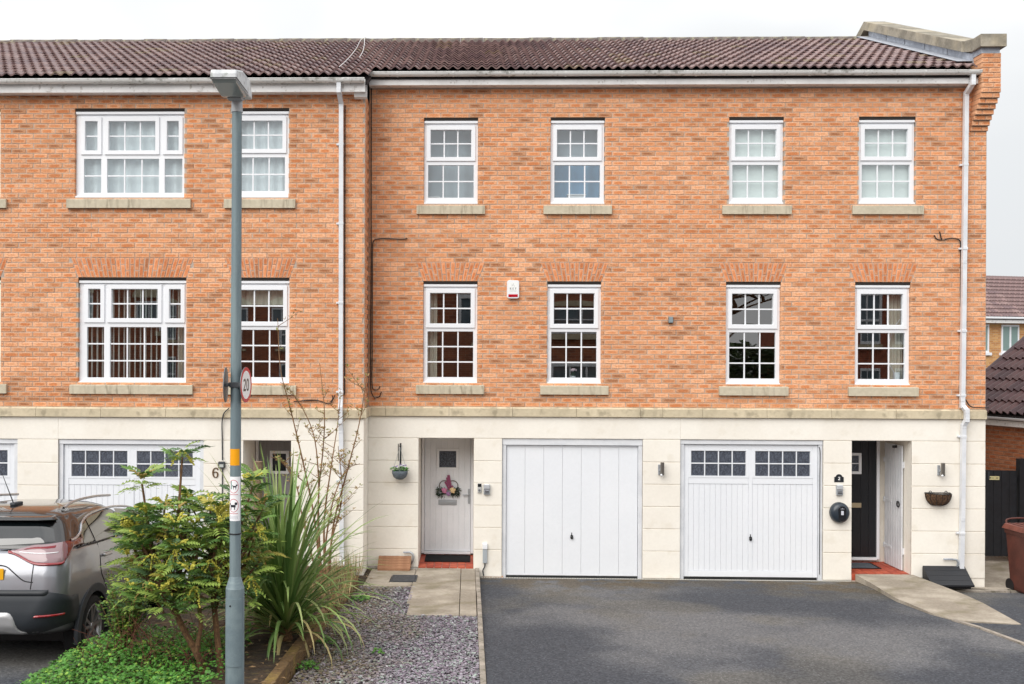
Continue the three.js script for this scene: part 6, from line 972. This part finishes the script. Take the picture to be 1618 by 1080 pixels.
{
  const gc = scatter('ground_cover', roundLeaf(0.032, 0.026), leafWhite, 9000, (q) => { let x, z; do { x = -3.95 + 1.75 * q(); z = 5.5 + 2.4 * q(); } while (q() > ss(-4.0, -3.75, x + (fbm(z * 0.3, 1, 8, 3, 821) - 0.5) * 0.35) || (x > -2.5 && q() < 0.6)); const mound = 0.09 + 0.16 * fbm(x * 0.25 + 3, z * 0.25, 16, 3, 823) * ss(-4.05, -3.5, x); return { at: [x, bedY(z) + 0.06 + mound * Math.pow(q(), 0.5) * 1.5, z], turn: [(q() - 0.5) * 1.2, q() * 6.28, (q() - 0.5) * 1.2 + 0.2], s: 0.7 + 0.7 * q() }; }, scene, 825, (q) => { const k = 0.7 + 0.6 * q(); return q() < 0.14 ? [0.22 * k, 0.38 * k, 0.05 * k] : [0.09 * k, 0.26 * k, 0.035 * k]; });
  tag(gc, 'bright green ground cover spilling over the edge of the bed', 'ground cover', null, 'stuff');
  const s = thing('leafy_shrub', 'light green small-leaved shrub between the car wheel and spiky shrub', 'shrub', [-3.42, 0.5, 5.95]);
  const q = rng(831), tips = []; for (let i = 0; i < 34; i++) { const a = q() * 6.28, r = 0.27 * Math.sqrt(q()), p = [Math.cos(a) * r, 0.42 + 0.58 * q() * (1 - r), Math.sin(a) * r * 0.9]; tips.push(p); part('stem', taper([[p[0] * 0.1, -0.05, p[2] * 0.1], [p[0] * 0.5, p[1] * 0.5, p[2] * 0.5], p], 0.007, 0.003, 6, 5), M.twig, s); }
  scatter('foliage', roundLeaf(0.036, 0.02), leafWhite, 2600, (w) => { const t = tips[Math.floor(w() * tips.length)], f = 0.35 + 0.65 * w(); return { at: [t[0] * f + (w() - 0.5) * 0.07, t[1] * f + (w() - 0.5) * 0.07, t[2] * f + (w() - 0.5) * 0.07], turn: [(w() - 0.5), w() * 6.28, w() * 0.9 - 0.2], s: 0.7 + 0.7 * w() }; }, s, 833, (w) => { const k = 0.75 + 0.5 * w(); return w() < 0.35 ? [0.28 * k, 0.36 * k, 0.06 * k] : [0.12 * k, 0.25 * k, 0.045 * k]; });
  // dead brown stems under the shrubs
  const d = thing('dry_twigs', 'tangle of dry brown twigs under the spiky shrub', 'twigs', [-3.0, 0.5, 6.4]); const tw = []; for (let i = 0; i < 70; i++) { const x = (q() - 0.5) * 1.1, z = (q() - 0.5) * 0.8; tw.push(taper([[x, 0, z], [x + (q() - 0.5) * 0.3, 0.15 + 0.1 * q(), z + (q() - 0.5) * 0.2], [x + (q() - 0.5) * 0.6, 0.25 + 0.3 * q(), z + (q() - 0.5) * 0.4]], 0.004, 0.0015, 5, 4)); } part('twig_tangle', merge(tw), std({ color: 0x6b4034, roughness: 1 }), d).userData.kind = 'stuff';
}
// sword-leaved plant: long arching blades from one crown
{
  const t = thing('sword_leaved_plant', 'tall plant of arching green sword leaves beside the timber edging', 'plant', [-2.02, 0.42, 5.1]);
  const q = rng(841), mats = [[0.17, 0.28, 0.075], [0.12, 0.22, 0.06], [0.26, 0.37, 0.11], [0.36, 0.43, 0.17], [0.46, 0.38, 0.17]].map((c) => green(...c, 0.18, 0.42));
  for (const [ox, oy, oz, N] of [[-0.08, 0, -0.2, 145], [0.1, 0.02, 0.2, 150]]) for (let i = 0; i < N; i++) {
    const f = i / N, a = i * 2.399 + q() * 0.4, up = 1.5 - 1.2 * Math.pow(f, 0.9) + (q() - 0.5) * 0.35, L = (1.66 - 0.38 * f) * (f > 0.72 ? 0.78 : 1) * (0.8 + 0.35 * q()), W = 0.021 + 0.014 * q(), bend = (0.2 + 1.5 * f) * (0.6 + 0.8 * q()), n = 9, pos = [], P = [], cr = 0.12 + 0.3 * (1 - f);
    let x = 0.03, y = cr * 0.8, el = Math.min(1.5, up); for (let k = 0; k <= n; k++) { P.push([x, y, el]); x += Math.cos(el) * L / n; y += Math.sin(el) * L / n; el -= bend * 2 * (k / n) / n * 1.6; }
    for (let k = 0; k < n; k++) { const w = (s) => W * (s < 0.25 ? 0.55 + 1.8 * s : 1) * Math.pow(1 - s, 0.55), w0 = w(k / n), w1 = w((k + 1) / n), A = P[k], B = P[k + 1], e = 0.3; const l0 = [A[0], A[1] + w0 * e, -w0], m0 = [A[0], A[1], 0], r0 = [A[0], A[1] + w0 * e, w0], l1 = [B[0], B[1] + w1 * e, -w1], m1 = [B[0], B[1], 0], r1 = [B[0], B[1] + w1 * e, w1]; pos.push(...l0, ...m0, ...m1, ...l0, ...m1, ...l1, ...m0, ...r0, ...r1, ...m0, ...r1, ...m1); }
    const g = new THREE.BufferGeometry(); g.setAttribute('position', new THREE.Float32BufferAttribute(pos, 3)); g.computeVertexNormals();
    const m = part('leaf', g, f > 0.85 && q() < 0.5 ? mats[4] : mats[Math.floor(q() * 4)], t); m.rotation.y = a; m.position.set(ox, oy, oz);
  }
  for (const [x, z] of [[-0.08, -0.2], [0.1, 0.2]]) part('crown_stem', cyl(0.08, 0.05, 0.34, x, -0.05, z, 14), M.bark, t);
  const st = part('old_stem', cyl(0.045, 0.05, 2.0, -0.32, -0.1, -0.35, 12), std({ map: scaled(mottled([150, 128, 104], [112, 92, 74], 12, 843, 26), 0.12), roughness: 1 }), t);
}
// bare shrub by the wall with budding twigs
{
  const t = thing('budding_shrub', 'tall bare shrub with thin budding twigs against the cream wall', 'shrub'); const q = rng(851), leafB = []; const z = 2.5;
  const stems = [[[-1.95, 0.4], [-2.05, 1.3], [-2.2, 2.0], [-2.4, 2.8], [-2.5, 3.3], [-2.56, 4.0]], [[-1.93, 0.4], [-2.0, 1.2], [-2.0, 1.9], [-2.1, 2.5], [-2.35, 3.0], [-2.5, 3.15]], [[-1.9, 0.4], [-1.92, 1.3], [-1.82, 2.0], [-1.75, 2.6], [-1.72, 2.9]], [[-1.85, 0.4], [-1.8, 1.2], [-1.6, 2.0], [-1.45, 2.6], [-1.3, 3.5]], [[-1.88, 0.4], [-1.82, 1.0], [-1.68, 1.6], [-1.72, 2.3]], [[-1.97, 0.4], [-2.2, 1.3], [-2.3, 1.8], [-2.5, 2.1], [-2.62, 2.15]], [[-1.92, 0.4], [-1.9, 1.0], [-1.75, 1.7], [-1.6, 2.0], [-1.45, 2.05]], [[-1.95, 0.4], [-2.0, 1.6], [-1.95, 2.2], [-1.9, 2.7], [-2.0, 3.4]]];
  for (const s of stems) {
    const pts = s.map(([x, y], k) => [x, y, z + (q() - 0.5) * 0.16 * k * 0.5]); part('stem', taper(pts, 0.017, 0.004, 24, 6), M.twig, t);
    const c = new THREE.CatmullRomCurve3(pts.map((p) => V(...p))), tw = [];
    for (let k = 0; k < 9; k++) { const f = 0.3 + 0.68 * q(), p = c.getPointAt(f), L = 0.14 + 0.34 * q(), a = q() * 6.28, e = [p.x + Math.cos(a) * L * 0.75, p.y + L * (0.3 + 0.5 * q()), p.z + Math.sin(a) * L * 0.4]; tw.push(taper([[p.x, p.y, p.z], [(p.x + e[0]) / 2, (p.y + e[1]) / 2 - 0.01, (p.z + e[2]) / 2], e], 0.005, 0.0018, 6, 5)); for (let b = 0; b < 4; b++) leafB.push([p.x + (e[0] - p.x) * (0.4 + 0.2 * b), p.y + (e[1] - p.y) * (0.4 + 0.2 * b), p.z + (e[2] - p.z) * (0.4 + 0.2 * b)]); }
    part('twigs', merge(tw), M.twig, t).userData.kind = 'stuff'; for (let k = 0; k < 16; k++) { const p = c.getPointAt(0.4 + 0.6 * q()); leafB.push([p.x, p.y, p.z]); }
  }
  scatter('buds', leafGeo(0.05, 0.02), leafWhite, leafB.length * 3, (w, i) => { const p = leafB[Math.floor(i / 3)]; return { at: [p[0] + (w() - 0.5) * 0.03, p[1] + (w() - 0.5) * 0.03, p[2] + (w() - 0.5) * 0.03], turn: [(w() - 0.5) * 2, w() * 6.28, w() * 1.4], s: 0.5 + 0.8 * w() }; }, t, 853, (w) => { const k = 0.8 + 0.4 * w(); return w() < 0.3 ? [0.28 * k, 0.28 * k, 0.09 * k] : [0.38 * k, 0.26 * k, 0.11 * k]; });
}
// weeds and litter along the bed
{
  const weed = (x, z, r, n, label, seed, dry) => { const im = scatter('weed', roundLeaf(0.034, 0.026), leafWhite, n, (q) => { const a = q() * 6.28, d = r * Math.sqrt(q()); return { at: [x + Math.cos(a) * d, bedY(z) + 0.01 + 0.07 * q() * (1 - d / r), z + Math.sin(a) * d], turn: [(q() - 0.5), q() * 6.28, 0.6 * q()], s: 0.6 + 0.8 * q() }; }, scene, seed, (q) => { const k = 0.7 + 0.6 * q(); return [0.10 * k, 0.26 * k, 0.04 * k]; }); tag(im, label, 'weed', null, 'stuff'); };
  weed(-1.42, 2.5, 0.13, 150, 'bright green weed at the far end of the timber edging', 861); weed(-1.55, 4.9, 0.1, 70, 'small green weed under the sword leaves by the sleeper', 862); weed(-1.6, 5.9, 0.12, 90, 'green weed tuft near the lamp column in the slate', 863); weed(-0.95, 5.3, 0.07, 30, 'tiny green seedling in the middle of the slate chippings', 864);
  const g = scatter('leaf_litter', leafGeo(0.05, 0.02), leafWhite, 420, (q) => { const z = 0.75 + 6.4 * q(), x = -3.2 + 1.75 * q(); return { at: [x, bedY(z) + (x > -1.6 ? 0.0 : 0.15) + 0.02 * q(), z], turn: [(q() - 0.5) * 0.6, q() * 6.28, 0], s: 0.7 + 0.9 * q() }; }, scene, 866, (q) => { const k = 0.6 + 0.6 * q(); return [0.30 * k, 0.19 * k, 0.09 * k]; }); tag(g, 'dry brown leaf litter on the planted bed', 'leaf litter', null, 'stuff');
  const grass = scatter('dry_grass', (() => { const b = new THREE.BufferGeometry(); b.setAttribute('position', new THREE.Float32BufferAttribute([0, 0, -0.003, 0.09, 0.22, 0, 0, 0, 0.003], 3)); b.computeVertexNormals(); return b; })(), leafWhite, 900, (q) => { const z = 0.8 + 2.6 * q(), x = -2.1 + 0.55 * q(); return { at: [x, bedY(z) + 0.1, z], turn: [0, q() * 6.28, (q() - 0.5) * 0.6], s: 0.6 + 1.1 * q() }; }, scene, 868, (q) => { const k = 0.7 + 0.6 * q(); return q() < 0.3 ? [0.2 * k, 0.26 * k, 0.07 * k] : [0.42 * k, 0.30 * k, 0.15 * k]; }); tag(grass, 'dry straw-coloured grass between the bed and cream wall', 'grass', null, 'stuff');
}
// trees across the street, seen only in the glass
function bareTree(x, z, h, label, seed) {
  const t = thing('bare_tree', label, 'tree', [x, 0.4, z]), q = rng(seed), tw = []; part('trunk', taper([[0, 0, 0], [0.05, h * 0.2, 0], [0, h * 0.42, 0.1]], 0.22, 0.12, 8, 8), M.bark, t);
  const grow = (p, d, L, r, k) => { const e = [p[0] + d.x * L, p[1] + d.y * L, p[2] + d.z * L]; tw.push(taper([p, [(p[0] + e[0]) / 2 + (q() - 0.5) * L * 0.12, (p[1] + e[1]) / 2, (p[2] + e[2]) / 2], e], r, r * 0.6, 4, 4)); if (k > 0) for (let i = 0; i < 4; i++) grow(e, d.clone().add(V(q() - 0.5, q() * 0.5 - 0.1, q() - 0.5).multiplyScalar(1.5)).normalize(), L * 0.68, r * 0.58, k - 1); };
  for (let i = 0; i < 5; i++) grow([0, h * 0.4, 0.1], V(q() - 0.5, 0.75, q() - 0.5).normalize(), h * 0.2, 0.08, 4); part('crown', merge(tw), M.bark, t);
}
{ // evergreen hedge across the street
  const h = thing('evergreen_hedge', 'dark evergreen hedge across the street, reflected in an arched window', 'hedge', [11.3, 0.4, 29]);
  part('stems', [cyl(0.08, 0.05, 3.6, -1.6, 0, 0, 8), cyl(0.08, 0.05, 3.8, 0, 0, 0, 8), cyl(0.08, 0.05, 3.6, 1.6, 0, 0, 8)], M.bark, h);
  scatter('foliage', roundLeaf(0.28, 0.16), leafWhite, 5000, (q) => { const x = (q() - 0.5) * 5.4, y = 3.9 * Math.pow(q(), 0.8); return { at: [x, y + (fbm(x * 0.2 + 4, 0.3, 8, 3, 881) - 0.5) * 1.4, (q() - 0.5) * 1.4], turn: [(q() - 0.5) * 2, q() * 6.28, q()], s: 0.6 + 0.8 * q() }; }, h, 883, (q) => { const k = 0.6 + 0.7 * q(); return [0.11 * k, 0.17 * k, 0.07 * k]; });
}
bareTree(11.2, 30, 10, 'bare winter tree across the street between the red brick houses', 871); bareTree(13.0, 36, 9, 'smaller bare tree behind the gap across the street', 872);

renderer.render(scene, camera);
